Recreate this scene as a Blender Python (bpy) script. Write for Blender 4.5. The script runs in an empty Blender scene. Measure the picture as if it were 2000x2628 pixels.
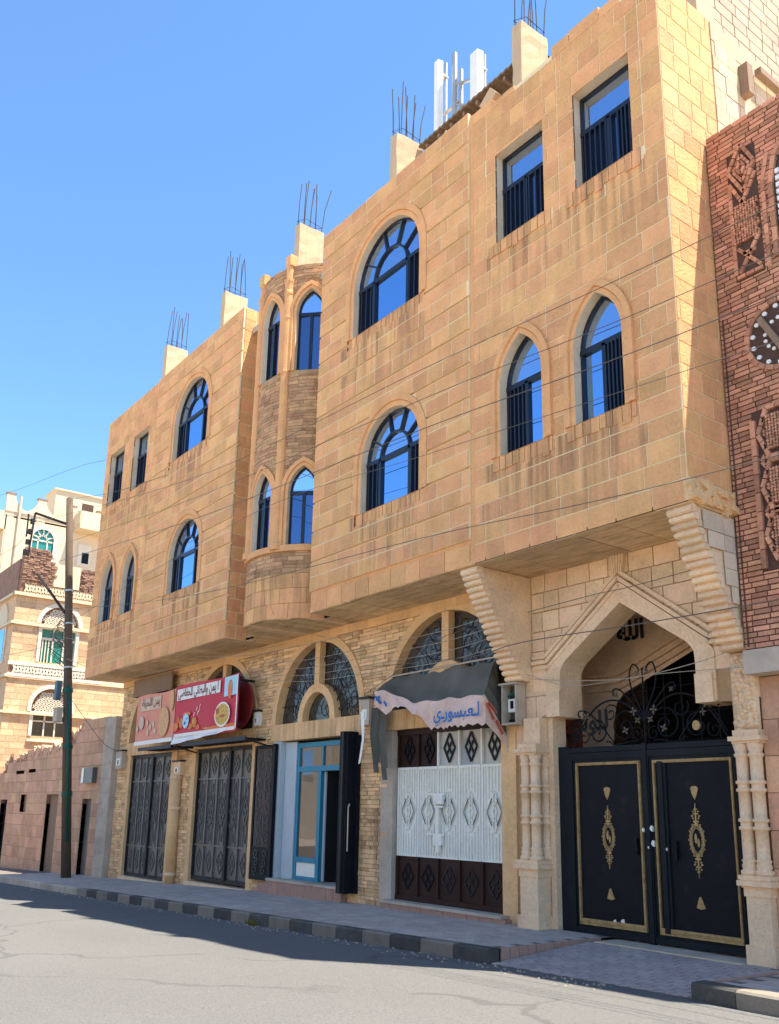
import bpy, math, random
from mathutils import Vector, Matrix
R = math.radians
sc = bpy.context.scene
col = sc.collection
rnd = random.Random(7)

# ------------------------------------------------------------------ camera
cam_d = bpy.data.cameras.new('camera'); cam = bpy.data.objects.new('camera', cam_d); col.objects.link(cam)
CAM = Vector((0.0, -8.5, 1.5))
yaw, pit, rol = R(52.95976), R(14.21449), R(1.09449)
fw = Vector((-math.sin(yaw)*math.cos(pit), math.cos(yaw)*math.cos(pit), math.sin(pit)))
rt = Vector((math.cos(yaw), math.sin(yaw), 0)); up = rt.cross(fw)
r2 = math.cos(rol)*rt + math.sin(rol)*up; u2 = -math.sin(rol)*rt + math.cos(rol)*up
cam.matrix_world = Matrix(((r2.x, u2.x, -fw.x, CAM.x), (r2.y, u2.y, -fw.y, CAM.y), (r2.z, u2.z, -fw.z, CAM.z), (0, 0, 0, 1)))
cam_d.sensor_fit = 'VERTICAL'; cam_d.sensor_height = 24; cam_d.lens = 2340.43/2628*24
cam_d.shift_y = (1495.22-1314)/2628
cam_d.clip_start = 0.05; cam_d.clip_end = 2000
sc.camera = cam

# ------------------------------------------------------------------ light
SUN = Vector((0.32, 0.195, 1.0)).normalized()          # towards the sun
w = bpy.data.worlds.new('World'); sc.world = w; w.use_nodes = True
nt = w.node_tree; bg = nt.nodes['Background']
sky = nt.nodes.new('ShaderNodeTexSky'); sky.sky_type = 'NISHITA'; sky.sun_disc = False
sky.sun_elevation = math.asin(SUN.z); sky.sun_rotation = math.atan2(SUN.x, SUN.y)
sky.altitude = 2200; sky.air_density = 0.8; sky.dust_density = 0.3; sky.ozone_density = 1.0
hsv = nt.nodes.new('ShaderNodeHueSaturation'); hsv.inputs['Hue'].default_value = 0.495; hsv.inputs['Saturation'].default_value = 1.13
nt.links.new(sky.outputs[0], hsv.inputs['Color']); nt.links.new(hsv.outputs[0], bg.inputs[0]); bg.inputs[1].default_value = 0.15
sd = bpy.data.lights.new('sun', 'SUN'); sd.energy = 4.6; sd.angle = R(0.5); sd.color = (1.0, 0.92, 0.80)
so = bpy.data.objects.new('sun', sd); col.objects.link(so); so.location = (0, 0, 40)
so.rotation_euler = SUN.to_track_quat('Z', 'Y').to_euler()
sc.view_settings.view_transform = 'Standard'; sc.view_settings.look = 'None'
sc.view_settings.gamma = 1.0; sc.view_settings.use_curve_mapping = False
sc.view_settings.exposure = 1.62
sc.render.engine = 'CYCLES'; sc.cycles.max_bounces = 6; sc.cycles.diffuse_bounces = 4

# ------------------------------------------------------------------ materials
MATS = {}
def mat(name, c, rough=0.85, var=0.3, scale=2.5, fine=18.0, bump=0.25, tone=0.5, dirt=False, metal=0.0, spec=0.3, stain=None, c2=None, stretch=None, K=1.1, speck=None, crack=None, WB=(1.04, 0.99, 0.90)):
    WB = WB                                        # warm white balance put into the colours to offset blue skylight
    c = tuple(min(0.82, q*K*g) for q, g in zip(c, WB)); c2 = tuple(q*K*g for q, g in zip(c2, WB)) if c2 else None
    if stain: stain = (*stain[:3], tuple(q*K*g for q, g in zip(stain[3], WB)))
    m = bpy.data.materials.new(name); m.use_nodes = True; n = m.node_tree.nodes; l = m.node_tree.links
    b = n['Principled BSDF']; b.inputs['Roughness'].default_value = rough; b.inputs['Metallic'].default_value = metal
    b.inputs['Specular IOR Level'].default_value = spec
    tc = n.new('ShaderNodeTexCoord'); src = tc.outputs['Object']
    if stretch:
        mp = n.new('ShaderNodeMapping'); mp.inputs['Scale'].default_value = stretch; l.new(src, mp.inputs[0]); src = mp.outputs[0]
    def noise(s, d=4.0):
        t = n.new('ShaderNodeTexNoise'); t.inputs['Scale'].default_value = s; t.inputs['Detail'].default_value = d
        t.inputs['Roughness'].default_value = 0.62; l.new(src, t.inputs['Vector']); return t.outputs['Fac']
    def math_(op, a, bb):
        q = n.new('ShaderNodeMath'); q.operation = op
        for i, x in enumerate((a, bb)):
            if isinstance(x, (int, float)): q.inputs[i].default_value = x
            else: l.new(x, q.inputs[i])
        return q.outputs[0]
    def mix(f, a, bb, t='MIX'):
        q = n.new('ShaderNodeMix'); q.data_type = 'RGBA'; q.blend_type = t
        for s, x in ((q.inputs[0], f), (q.inputs[6], a), (q.inputs[7], bb)):
            if isinstance(x, (int, float)): s.default_value = x
            elif isinstance(x, tuple): s.default_value = (*x, 1)
            else: l.new(x, s)
        return q.outputs[2]
    n1 = noise(scale); n2 = noise(fine, 5.0)
    v = math_('ADD', math_('MULTIPLY', math_('SUBTRACT', n1, 0.5), var*2.2), math_('MULTIPLY', math_('SUBTRACT', n2, 0.5), var*1.6))
    at = n.new('ShaderNodeAttribute'); at.attribute_name = 'tone'
    v = math_('ADD', math_('ADD', v, 1.0), math_('MULTIPLY', at.outputs['Fac'], tone))
    base = c
    if c2: base = mix(math_('MULTIPLY', math_('SUBTRACT', noise(scale*0.6, 3.0), 0.38), 2.6), c, c2)
    cm = n.new('ShaderNodeCombineXYZ')
    for i in range(3): l.new(v, cm.inputs[i])
    out = mix(1.0, base, cm.outputs[0], 'MULTIPLY')
    # hue drift from block to block
    at2 = n.new('ShaderNodeAttribute'); at2.attribute_name = 'hue'
    hs = n.new('ShaderNodeHueSaturation'); l.new(math_('ADD', 0.5, math_('MULTIPLY', at2.outputs['Fac'], 0.007)), hs.inputs['Hue'])
    l.new(out, hs.inputs['Color']); out = hs.outputs[0]
    if stain:
        s1 = noise(stain[0], 6.0); f = math_('MULTIPLY', math_('SUBTRACT', s1, stain[1]), stain[2])
        q = n.new('ShaderNodeClamp'); l.new(f, q.inputs[0]); out = mix(q.outputs[0], out, stain[3])
    if speck:
        s1 = noise(speck[0], 3.0); q = n.new('ShaderNodeClamp'); l.new(math_('MULTIPLY', math_('SUBTRACT', s1, speck[1]), speck[2]), q.inputs[0]); q.inputs[2].default_value = speck[3]
        out = mix(q.outputs[0], out, tuple(x*0.35 for x in c))
        q = n.new('ShaderNodeClamp'); l.new(math_('MULTIPLY', math_('SUBTRACT', 1.0-speck[1], s1), speck[2]), q.inputs[0]); q.inputs[2].default_value = speck[3]
        out = mix(q.outputs[0], out, tuple(min(1, x*1.55) for x in c))
    if crack:
        wn = n.new('ShaderNodeTexNoise'); wn.inputs['Scale'].default_value = 0.9; wn.inputs['Detail'].default_value = 4; l.new(tc.outputs['Object'], wn.inputs['Vector'])
        va = n.new('ShaderNodeVectorMath'); va.operation = 'MULTIPLY_ADD'; l.new(wn.outputs['Color'], va.inputs[0]); va.inputs[1].default_value = (1.6, 1.6, 0); l.new(tc.outputs['Object'], va.inputs[2])
        vo = n.new('ShaderNodeTexVoronoi'); vo.feature = 'DISTANCE_TO_EDGE'; vo.inputs['Scale'].default_value = crack[0]; l.new(va.outputs[0], vo.inputs['Vector'])
        q = n.new('ShaderNodeClamp'); l.new(math_('MULTIPLY', math_('MAXIMUM', 0.0, math_('MULTIPLY', math_('SUBTRACT', crack[1], vo.outputs['Distance']), 1.0/crack[1])), math_('MULTIPLY', math_('SUBTRACT', n1, 0.42), 6.0)), q.inputs[0]); q.inputs[2].default_value = crack[2]
        out = mix(q.outputs[0], out, tuple(x*0.35 for x in c))
    if dirt:
        mp = n.new('ShaderNodeMapping'); mp.inputs['Scale'].default_value = (9.0, 9.0, 0.55); l.new(tc.outputs['Object'], mp.inputs[0])
        t = n.new('ShaderNodeTexNoise'); t.inputs['Scale'].default_value = 1.0; t.inputs['Detail'].default_value = 3; l.new(mp.outputs[0], t.inputs['Vector'])
        ad = n.new('ShaderNodeAttribute'); ad.attribute_name = 'dirt'
        f = math_('MULTIPLY', math_('MULTIPLY', math_('SUBTRACT', t.outputs['Fac'], 0.4), 4.5), ad.outputs['Fac'])
        q = n.new('ShaderNodeClamp'); l.new(f, q.inputs[0]); q.inputs[2].default_value = 0.75
        out = mix(q.outputs[0], out, (0.075, 0.05, 0.035))
    l.new(out, b.inputs['Base Color'])
    if bump:
        bp = n.new('ShaderNodeBump'); bp.inputs['Strength'].default_value = bump; bp.inputs['Distance'].default_value = 0.02
        l.new(math_('ADD', n2, math_('MULTIPLY', n1, 0.6)), bp.inputs['Height']); l.new(bp.outputs[0], b.inputs['Normal'])
    MATS[name] = m; return m
def plain(name, c, rough=0.5, metal=0.0, spec=0.4): return mat(name, c, rough, 0.12, 3, 30, 0.05, 0.3, metal=metal, spec=spec)

M_ST = mat('sandstone', (0.68, 0.362, 0.165), 0.9, 0.28, 2.2, 26, 0.6, 0.5, dirt=True, c2=(0.64, 0.330, 0.150), speck=(34, 0.64, 6.0, 0.34))
M_MO = mat('mortar', (0.86, 0.60, 0.385), 0.95, 0.2, 2, 25, 0.3, 0.3, dirt=True)
M_YS = mat('yellow_stone', (0.68, 0.455, 0.24), 0.9, 0.25, 2.2, 20, 0.4, 0.5, dirt=True, c2=(0.66, 0.415, 0.205), speck=(30, 0.62, 6, 0.4))
M_CR = mat('cream_stone', (0.72, 0.54, 0.36), 0.85, 0.28, 2.5, 22, 0.45, 0.45, c2=(0.64, 0.455, 0.30), speck=(28, 0.62, 6, 0.45), stain=(4.5, 0.62, 2.5, (0.42, 0.27, 0.15)))
M_RB = mat('rubble', (0.68, 0.47, 0.265), 0.95, 0.35, 4, 30, 0.7, 0.7, dirt=True, c2=(0.60, 0.40, 0.215))
M_RBM = mat('rubble_mortar', (0.40, 0.265, 0.145), 0.95, 0.3, 4, 30, 0.5, 0.4)
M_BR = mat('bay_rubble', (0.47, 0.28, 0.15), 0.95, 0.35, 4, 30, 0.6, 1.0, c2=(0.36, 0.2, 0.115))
M_SF = mat('soffit_stone', (0.60, 0.44, 0.265), 0.95, 0.4, 3, 20, 0.4, 0.6, stretch=(0.7, 3.0, 1.0), stain=(3.5, 0.5, 3.0, (0.24, 0.165, 0.095)))
M_CO = mat('concrete_column', (0.50, 0.37, 0.245), 0.95, 0.2, 3, 20, 0.3, 0.3, stretch=(5, 5, 0.5))
M_GC = mat('grey_concrete', (0.44, 0.385, 0.32), 0.95, 0.3, 2, 20, 0.3, 0.4, stain=(2.5, 0.5, 3, (0.27, 0.225, 0.18)))
M_RV = mat('reveal_plaster', (0.60, 0.50, 0.38), 0.9, 0.2, 3, 20, 0.2)
M_FR = plain('window_frame_dark', (0.010, 0.014, 0.026), 0.35)
M_ASPH = mat('asphalt', (0.128, 0.125, 0.119), 0.95, 0.16, 0.5, 45, 0.6, 0.3, stain=(0.35, 0.42, 1.0, (0.117, 0.114, 0.110)), K=1, speck=(70, 0.58, 7, 0.5), crack=(0.15, 0.008, 0.35), WB=(1, 1, 0.97), stretch=(0.45, 1, 1))
M_PAV = mat('pavement_tile', (0.46, 0.395, 0.36), 0.9, 0.2, 1.2, 25, 0.2, 0.7, stain=(0.9, 0.55, 2.0, (0.33, 0.285, 0.26)), K=0.95)
M_PAVB = mat('pavement_base', (0.17, 0.145, 0.13), 0.95, 0.25, 3, 25, 0.2, K=0.95)
M_GRD = mat('ground_dust', (0.32, 0.26, 0.2), 0.95, 0.25, 0.5, 12, 0.2)
M_KB = mat('kerb_black', (0.075, 0.075, 0.072), 0.85, 0.4, 5, 30, 0.3, 0.5, stain=(6, 0.6, 3, (0.2, 0.18, 0.15)), K=0.95)
M_KW = mat('kerb_white', (0.23, 0.205, 0.175), 0.9, 0.35, 5, 30, 0.3, 0.5, stain=(5, 0.52, 3, (0.17, 0.15, 0.12)), K=0.95)
M_BRICK = mat('red_brick', (0.47, 0.225, 0.14), 0.9, 0.35, 5, 40, 0.5, 0.9, c2=(0.50, 0.27, 0.175))
M_BRM = mat('brick_mortar', (0.085, 0.05, 0.04), 0.95, 0.3, 5, 30, 0.4)
M_PINK = mat('pink_stone', (0.55, 0.335, 0.225), 0.9, 0.3, 2.5, 20, 0.5, 0.6, c2=(0.50, 0.295, 0.185), stain=(3, 0.62, 3, (0.25, 0.15, 0.1)))
M_PINKM = mat('pink_mortar', (0.25, 0.155, 0.105), 0.95, 0.3, 3, 20, 0.3)
M_BLK = mat('black_paint', (0.008, 0.010, 0.014), 0.5, 0.3, 3, 25, 0.12, stain=(5, 0.60, 3, (0.035, 0.033, 0.03)), spec=0.1)
M_NAVY = mat('navy_paint', (0.012, 0.016, 0.021), 0.5, 0.3, 2, 25, 0.08, stain=(7, 0.68, 5, (0.06, 0.07, 0.085)), spec=0.1)
M_GOLD = mat('gold_paint', (0.38, 0.27, 0.125), 0.55, 0.5, 14, 50, 0.4, metal=0.25, stain=(12, 0.55, 4, (0.09, 0.06, 0.03)))
M_STEEL = mat('grey_steel', (0.125, 0.122, 0.115), 0.5, 0.4, 3, 25, 0.15, 0.6, metal=0.2, spec=0.4, stain=(4, 0.6, 3, (0.15, 0.135, 0.11)))
M_REB = mat('rusty_rebar', (0.06, 0.04, 0.032), 0.8)
M_STD = mat('dark_steel', (0.03, 0.032, 0.035), 0.5, 0.3, 3, 25, 0.1, metal=0.2, spec=0.1)
M_WP = mat('white_paint', (0.76, 0.74, 0.70), 0.55, 0.14, 2.5, 20, 0.08, 0.3, stain=(4, 0.62, 3, (0.42, 0.38, 0.32)))
M_BRN = mat('brown_paint', (0.035, 0.018, 0.015), 0.5, 0.3, 3, 25, 0.1, spec=0.1)
M_BLUE = mat('blue_paint', (0.012, 0.20, 0.33), 0.45, 0.2, 3, 25, 0.08, stain=(7, 0.64, 4, (0.05, 0.2, 0.28)))
M_PALE = mat('pale_blue_paint', (0.42, 0.50, 0.56), 0.7, 0.12, 3, 20, 0.1)
M_DARK = mat('dark_interior', (0.008, 0.008, 0.008), 0.9, 0.2)
M_TARP = mat('tarpaulin', (0.115, 0.12, 0.105), 0.75, 0.2, 2, 25, 0.15, stain=(1.5, 0.55, 2, (0.22, 0.22, 0.20)))
M_VAL = mat('valance_cloth', (0.60, 0.46, 0.41), 0.85, 0.2, 3, 25, 0.15, stain=(5, 0.5, 3, (0.5, 0.27, 0.2)))
M_BAN = mat('banner_red', (0.50, 0.028, 0.05), 0.6, 0.12, 2, 20, 0.05)
M_BANF = mat('banner_faded', (0.66, 0.27, 0.19), 0.7, 0.2, 2, 20, 0.05, stain=(3, 0.58, 2.5, (0.68, 0.42, 0.30)))
M_WHT = plain('white_print', (0.75, 0.73, 0.72), 0.6)
M_ORG = mat('orange_print', (0.62, 0.16, 0.03), 0.6, 0.3, 12, 40, 0.0)
M_YEL = mat('food_print', (0.55, 0.36, 0.07), 0.6, 0.7, 22, 60, 0.0, stain=(20, 0.55, 5, (0.22, 0.09, 0.02)))
M_LBLU = plain('cyan_print', (0.35, 0.62, 0.75), 0.6)
M_BLET = plain('blue_lettering', (0.008, 0.13, 0.42), 0.7)
M_RLET = plain('red_lettering', (0.42, 0.10, 0.06), 0.7)
M_BRL = plain('brown_lettering', (0.19, 0.05, 0.01), 0.6)
M_POLE = mat('pole_wood', (0.095, 0.068, 0.05), 0.9, 0.35, 3, 30, 0.4, stretch=(8, 8, 0.6), stain=(3, 0.6, 3, (0.17, 0.13, 0.1)))
M_GRN = plain('green_paint', (0.0, 0.075, 0.05), 0.5)
M_CAB = plain('cable', (0.09, 0.08, 0.07), 0.6)
M_CABL = plain('pale_cable', (0.33, 0.29, 0.24), 0.7)
M_HT = mat('house_tan', (0.55, 0.375, 0.235), 0.9, 0.3, 1.2, 12, 0.4, 0.7, c2=(0.50, 0.315, 0.185), speck=(14, 0.6, 6, 0.5))
M_HW = mat('house_white', (0.58, 0.53, 0.45), 0.9, 0.12, 2, 12, 0.1)
M_HC = mat('house_cream', (0.56, 0.465, 0.335), 0.9, 0.12, 1.2, 12, 0.15)
M_HB = mat('house_brick', (0.24, 0.14, 0.10), 0.95, 0.5, 3, 14, 0.8, 0.8)
M_HG = plain('green_glass', (0.02, 0.19, 0.16), 0.15, spec=0.6)
M_ANT = plain('antenna_white', (0.72, 0.72, 0.71), 0.45)
M_GALV = plain('galvanised', (0.42, 0.42, 0.41), 0.4, 0.6)
M_RUST = mat('corrugated_rust', (0.20, 0.145, 0.10), 0.8, 0.4, 2, 20, 0.2)
M_WOOD = mat('weathered_wood', (0.24, 0.17, 0.12), 0.9, 0.35, 3, 20, 0.3, stretch=(6, 6, 0.5))
M_LEAF = plain('weed_leaf', (0.16, 0.17, 0.025), 0.7)
M_BLOCK = mat('grey_block', (0.40, 0.325, 0.25), 0.95, 0.2, 2, 20, 0.3, 0.4)
M_MAR = plain('oculus_white', (0.8, 0.8, 0.78), 0.4)

def glass(name, tint, dark, f):
    m = bpy.data.materials.new(name); m.use_nodes = True; n = m.node_tree.nodes; l = m.node_tree.links
    for x in list(n):
        if x.type == 'BSDF_PRINCIPLED': n.remove(x)
    g = n.new('ShaderNodeBsdfGlossy'); g.inputs['Color'].default_value = (*tint, 1); g.inputs['Roughness'].default_value = 0.02
    d = n.new('ShaderNodeBsdfDiffuse'); d.inputs['Color'].default_value = (*dark, 1)
    mx = n.new('ShaderNodeMixShader'); mx.inputs[0].default_value = f
    tc = n.new('ShaderNodeTexCoord'); t = n.new('ShaderNodeTexNoise'); t.inputs['Scale'].default_value = 1.3; l.new(tc.outputs['Object'], t.inputs[0])
    bp = n.new('ShaderNodeBump'); bp.inputs['Strength'].default_value = 0.04; bp.inputs['Distance'].default_value = 0.05
    l.new(t.outputs[0], bp.inputs['Height']); l.new(bp.outputs[0], g.inputs['Normal'])
    l.new(d.outputs[0], mx.inputs[1]); l.new(g.outputs[0], mx.inputs[2]); l.new(mx.outputs[0], n['Material Output'].inputs[0])
    return m
M_GL = glass('blue_mirror_glass', (0.32, 0.54, 0.84), (0.02, 0.035, 0.06), 0.9)
M_GLU = glass('pale_mirror_glass', (0.46, 0.62, 0.86), (0.05, 0.06, 0.08), 0.86)
M_GLK = glass('dark_mirror_glass', (0.26, 0.42, 0.72), (0.02, 0.018, 0.018), 0.38)
M_GLD = glass('dusty_glass', (0.5, 0.48, 0.42), (0.085, 0.075, 0.06), 0.10)
M_GLC = glass('shop_glass', (0.7, 0.7, 0.7), (0.10, 0.075, 0.055), 0.16)
M_GLW = glass('whitewashed_glass', (0.7, 0.75, 0.78), (0.42, 0.44, 0.43), 0.12)

# ------------------------------------------------------------------ mesh helpers
def finish(me, m, smooth=False):
    if m is not None: me.materials.append(m)
    if smooth:
        for p in me.polygons: p.use_smooth = True
class MB:
    def __init__(s): s.v = []; s.f = []; s.tone = []; s.hue = []; s.dirt = []; s.att = (0.0, 0.0, 0.0)
    def add(s, vs, fs, att=None):
        b = len(s.v); s.v += [tuple(p) for p in vs]; a = att or s.att
        for q in fs: s.f.append(tuple(i+b for i in q)); s.tone.append(a[0]); s.hue.append(a[1]); s.dirt.append(a[2])
    def box(s, x0, x1, y0, y1, z0, z1, att=None):
        s.add([(x0,y0,z0),(x1,y0,z0),(x1,y1,z0),(x0,y1,z0),(x0,y0,z1),(x1,y0,z1),(x1,y1,z1),(x0,y1,z1)],
              [(0,3,2,1),(4,5,6,7),(0,1,5,4),(1,2,6,5),(2,3,7,6),(3,0,4,7)], att)
    def obox(s, c, ax, ay, az, hx, hy, hz, att=None):            # oriented box
        c = Vector(c); vs = []
        for k in (-1, 1):
            for (i, j) in ((-1,-1),(1,-1),(1,1),(-1,1)): vs.append(c + ax*hx*i + ay*hy*j + az*hz*k)
        s.add(vs, [(0,3,2,1),(4,5,6,7),(0,1,5,4),(1,2,6,5),(2,3,7,6),(3,0,4,7)], att)
    def bar(s, a, b, wd, dp=None, up_=(0, 1, 0)):
        a = Vector(a); b = Vector(b); d = b-a; L = d.length
        if L < 1e-6: return
        d /= L; u = Vector(up_); x = d.cross(u)
        if x.length < 1e-3: x = d.cross(Vector((1, 0, 0)))
        x.normalize(); y = x.cross(d); s.obox((a+b)/2, x, y, d, wd/2, (dp or wd)/2, L/2)
    def tube(s, pts, r, n=5, cap=True, rr=None):
        pts = [Vector(p) for p in pts]; b = len(s.v); m_ = len(pts); vs = []; prev = None
        for i, p in enumerate(pts):
            d = (pts[min(i+1, m_-1)]-pts[max(i-1, 0)]).normalized()
            x = prev - d*prev.dot(d) if prev is not None else d.cross(Vector((0.13, 0.2, 1)))
            if x.length < 1e-4: x = d.cross(Vector((1, 0.1, 0)))
            x.normalize(); prev = x; y = d.cross(x); q = rr[i] if rr else r
            for k in range(n):
                a = 2*math.pi*k/n; vs.append(p + x*q*math.cos(a) + y*q*math.sin(a))
        fs = []
        for i in range(m_-1):
            for k in range(n): fs.append((i*n+k, i*n+(k+1) % n, (i+1)*n+(k+1) % n, (i+1)*n+k))
        if cap: fs += [tuple(range(n-1, -1, -1)), tuple(range((m_-1)*n, m_*n))]
        s.add(vs, fs)
    def lathe(s, prof, cx, cy, n=14, a0=0, a1=2*math.pi):
        vs = []; fs = []; m_ = len(prof); full = abs(a1-a0-2*math.pi) < 1e-6; nn = n if full else n+1
        for (r, z) in prof:
            for k in range(nn):
                a = a0+(a1-a0)*k/n; vs.append((cx+r*math.sin(a), cy-r*math.cos(a), z))
        for i in range(m_-1):
            for k in range(n): fs.append((i*nn+k, i*nn+(k+1) % nn, (i+1)*nn+(k+1) % nn, (i+1)*nn+k))
        if full: fs += [tuple(range(n-1, -1, -1)), tuple(range((m_-1)*n, m_*n))]
        s.add(vs, fs)
    def prism(s, poly, fm, d0, d1):                               # 2D outline (u,z) through a face map, front at d0
        n = len(poly); vs = [fm(u, z, d0) for u, z in poly]+[fm(u, z, d1) for u, z in poly]
        s.add(vs, [tuple(range(n)), tuple(range(2*n-1, n-1, -1))]+[(i, i+n, (i+1) % n+n, (i+1) % n) for i in range(n)])
    def strip(s, A, B, att=None):                                 # quads between two point rows
        n = len(A); s.add(list(A)+list(B), [(i, i+1, n+i+1, n+i) for i in range(n-1)], att)
    def mesh(s, name, m, smooth=False):
        me = bpy.data.meshes.new(name); me.from_pydata(s.v, [], s.f)
        for nm, arr in (('tone', s.tone), ('hue', s.hue), ('dirt', s.dirt)):
            if any(arr): me.attributes.new(nm, 'FLOAT', 'FACE').data.foreach_set('value', arr)
        finish(me, m, smooth); return me
    def build(s, name, m, parent=None, smooth=False):
        if not s.f: return None
        return link(name, s.mesh(name, m, smooth), parent)
def link(name, data, parent=None):
    o = bpy.data.objects.new(name, data); col.objects.link(o)
    if parent is not None:
        o.parent = parent; p = parent; off = Vector((0, 0, 0))
        while p is not None: off += p.location; p = p.parent
        o.location = -off
    return o
def one(name, m, parent, fn, smooth=False):
    b = MB(); fn(b); return b.build(name, m, parent, smooth)
def boxo(name, m, parent, *a): return one(name, m, parent, lambda b: b.box(*a))
def tag(o, label=None, cat=None, group=None, kind=None):
    if label: o['label'] = label
    if cat: o['category'] = cat
    if group: o['group'] = group
    if kind: o['kind'] = kind
    return o
def thing(name, label, cat, loc, group=None):
    o = bpy.data.objects.new(name, None); col.objects.link(o); o.location = loc; o.empty_display_size = 0.2
    return tag(o, label, cat, group)
def struct(name, o=None, loc=(0, 0, 0)):
    if o is None: o = bpy.data.objects.new(name, None); col.objects.link(o); o.location = loc
    o['kind'] = 'structure'; return o
def stuff(o): o['kind'] = 'stuff'; return o
def lerp(a, b, t): return a+(b-a)*t
def interp(x, pts):
    if x <= pts[0][0]: return pts[0][1]
    for (a, b), (c, d) in zip(pts, pts[1:]):
        if x <= c: return lerp(b, d, (x-a)/(c-a))
    return pts[-1][1]
def text_mesh(body, size, fm, u, z, d, bold=0.0):
    """Lettering as a mesh: flat glyphs, laid through a face map with the left baseline at (u, z)."""
    c = bpy.data.curves.new('lettering', 'FONT'); c.body = body; c.size = size; c.resolution_u = 3; c.offset = bold
    o = bpy.data.objects.new('lettering', c); col.objects.link(o)
    me = bpy.data.meshes.new_from_object(o.evaluated_get(bpy.context.evaluated_depsgraph_get()))
    bpy.data.objects.remove(o); bpy.data.curves.remove(c)
    b = MB(); b.add([fm(u+v.co.x, z+v.co.y, d) for v in me.vertices], [tuple(p.vertices) for p in me.polygons]); bpy.data.meshes.remove(me)
    return b
def front(Y): return lambda u, z, d=0.0: (u, Y+d, z)              # wall facing the street, d goes inwards
def sideX(X): return lambda u, z, d=0.0: (X-d, u, z)              # wall facing +X

# ------------------------------------------------------------------ openings and masonry
class Op:
    """An opening: kind rect / round / point; (u0,u1) sides, zb bottom, zs springing (or top for rect); off = widen."""
    def __init__(s, kind, u0, u1, zb, zs, offs=0.0, below=0.0, pinch=1.0):
        s.k, s.u0, s.u1, s.zb0, s.zs, s.off = kind, u0, u1, zb, zs, offs; s.c = (u0+u1)/2; s.w = u1-u0; s.pin = pinch
        s.zb = zb-below
        if kind == 'rect': s.zt = zs+offs
        elif kind == 'round': s.zt = zs+(s.w/2)*pinch+offs
        else: s.zt = zs+math.sqrt(max(0, (s.w+offs)**2-(s.w/2)**2))
    def half(s, z):
        if z <= s.zb or z >= s.zt: return 0.0
        h = s.w/2+s.off
        if s.k == 'rect' or z <= s.zs: return h
        if s.k == 'round': return h*math.sqrt(max(0, 1-((z-s.zs)/(s.w/2*s.pin+s.off))**2))
        r = s.w+s.off; return max(0, math.sqrt(max(0, r*r-(z-s.zs)**2))-s.w/2)
    def outline(s, off=0.0, n=16):
        """Points from bottom left, over the top, to bottom right."""
        h = s.w/2+off; L = [(s.c-h, s.zb0)]
        if s.k == 'rect': return L+[(s.c-h, s.zs+off), (s.c+h, s.zs+off), (s.c+h, s.zb0)]
        if s.k == 'round':
            for i in range(n+1):
                a = math.pi*(1-i/n); L.append((s.c+h*math.cos(a), s.zs+(s.w/2*s.pin+off)*math.sin(a)))
        else:
            r = s.w+off; am = math.acos((s.w/2)/r); m_ = n//2
            for i in range(m_+1): a = am*i/m_; L.append((s.c+s.w/2-r*math.cos(a), s.zs+r*math.sin(a)))
            for i in range(m_-1, -1, -1): a = am*i/m_; L.append((s.c-s.w/2+r*math.cos(a), s.zs+r*math.sin(a)))
        return L+[(s.c+h, s.zb0)]

def pieces(x0, x1, z0, z1, ops):
    """Cut a rectangle around the openings; returns lists of (z, ul, ur)."""
    hit = [o for o in ops if o.zb < z1 and o.zt > z0 and o.c-o.w/2-o.off < x1 and o.c+o.w/2+o.off > x0]
    zs = [z0, z1]
    for o in hit:
        zs += [z for z in (o.zb-1e-4, o.zb+1e-4, o.zt-1e-4, o.zt+1e-4) if z0 < z < z1]
        if o.k != 'rect' and z1 > o.zs: zs += [z0+(z1-z0)*i/5 for i in range(1, 5)]
    zs = sorted(set(zs)); P = [[(z, x0, x1) for z in zs]]
    for o in hit:
        Q = []
        for p in P:
            Q.append([(z, a, min(b, o.c-o.half(z))) for z, a, b in p]); Q.append([(z, max(a, o.c+o.half(z)), b) for z, a, b in p])
        P = Q
    out = []
    for p in P:
        run = []
        for q in p:
            if q[2]-q[1] > 0.012: run.append(q)
            else:
                if len(run) > 1: out.append(run)
                run = []
        if len(run) > 1: out.append(run)
    return out
class Block:
    __slots__ = ('v', 'f', 'att', 'score')
def solid(p, fm, d0, d1, usub=1):
    """One stone: front face at depth d0, sides back to d1."""
    us = [i/usub for i in range(usub+1)]; n = usub+1; v = []; f = []
    for d in (d0, d1):
        for z, a, b in p:
            for t in us: v.append(fm(lerp(a, b, t), z, d))
    m_ = len(p); k = m_*n
    for i in range(m_-1):
        for j in range(usub): f.append((i*n+j, i*n+j+1, (i+1)*n+j+1, (i+1)*n+j))
        f.append((i*n, (i+1)*n, k+(i+1)*n, k+i*n)); e = n-1; f.append((i*n+e, k+i*n+e, k+(i+1)*n+e, (i+1)*n+e))
    for j in range(usub): f.append((j, k+j, k+j+1, j+1)); t = (m_-1)*n; f.append((t+j, t+j+1, k+t+j+1, k+t+j))
    return v, f
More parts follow.
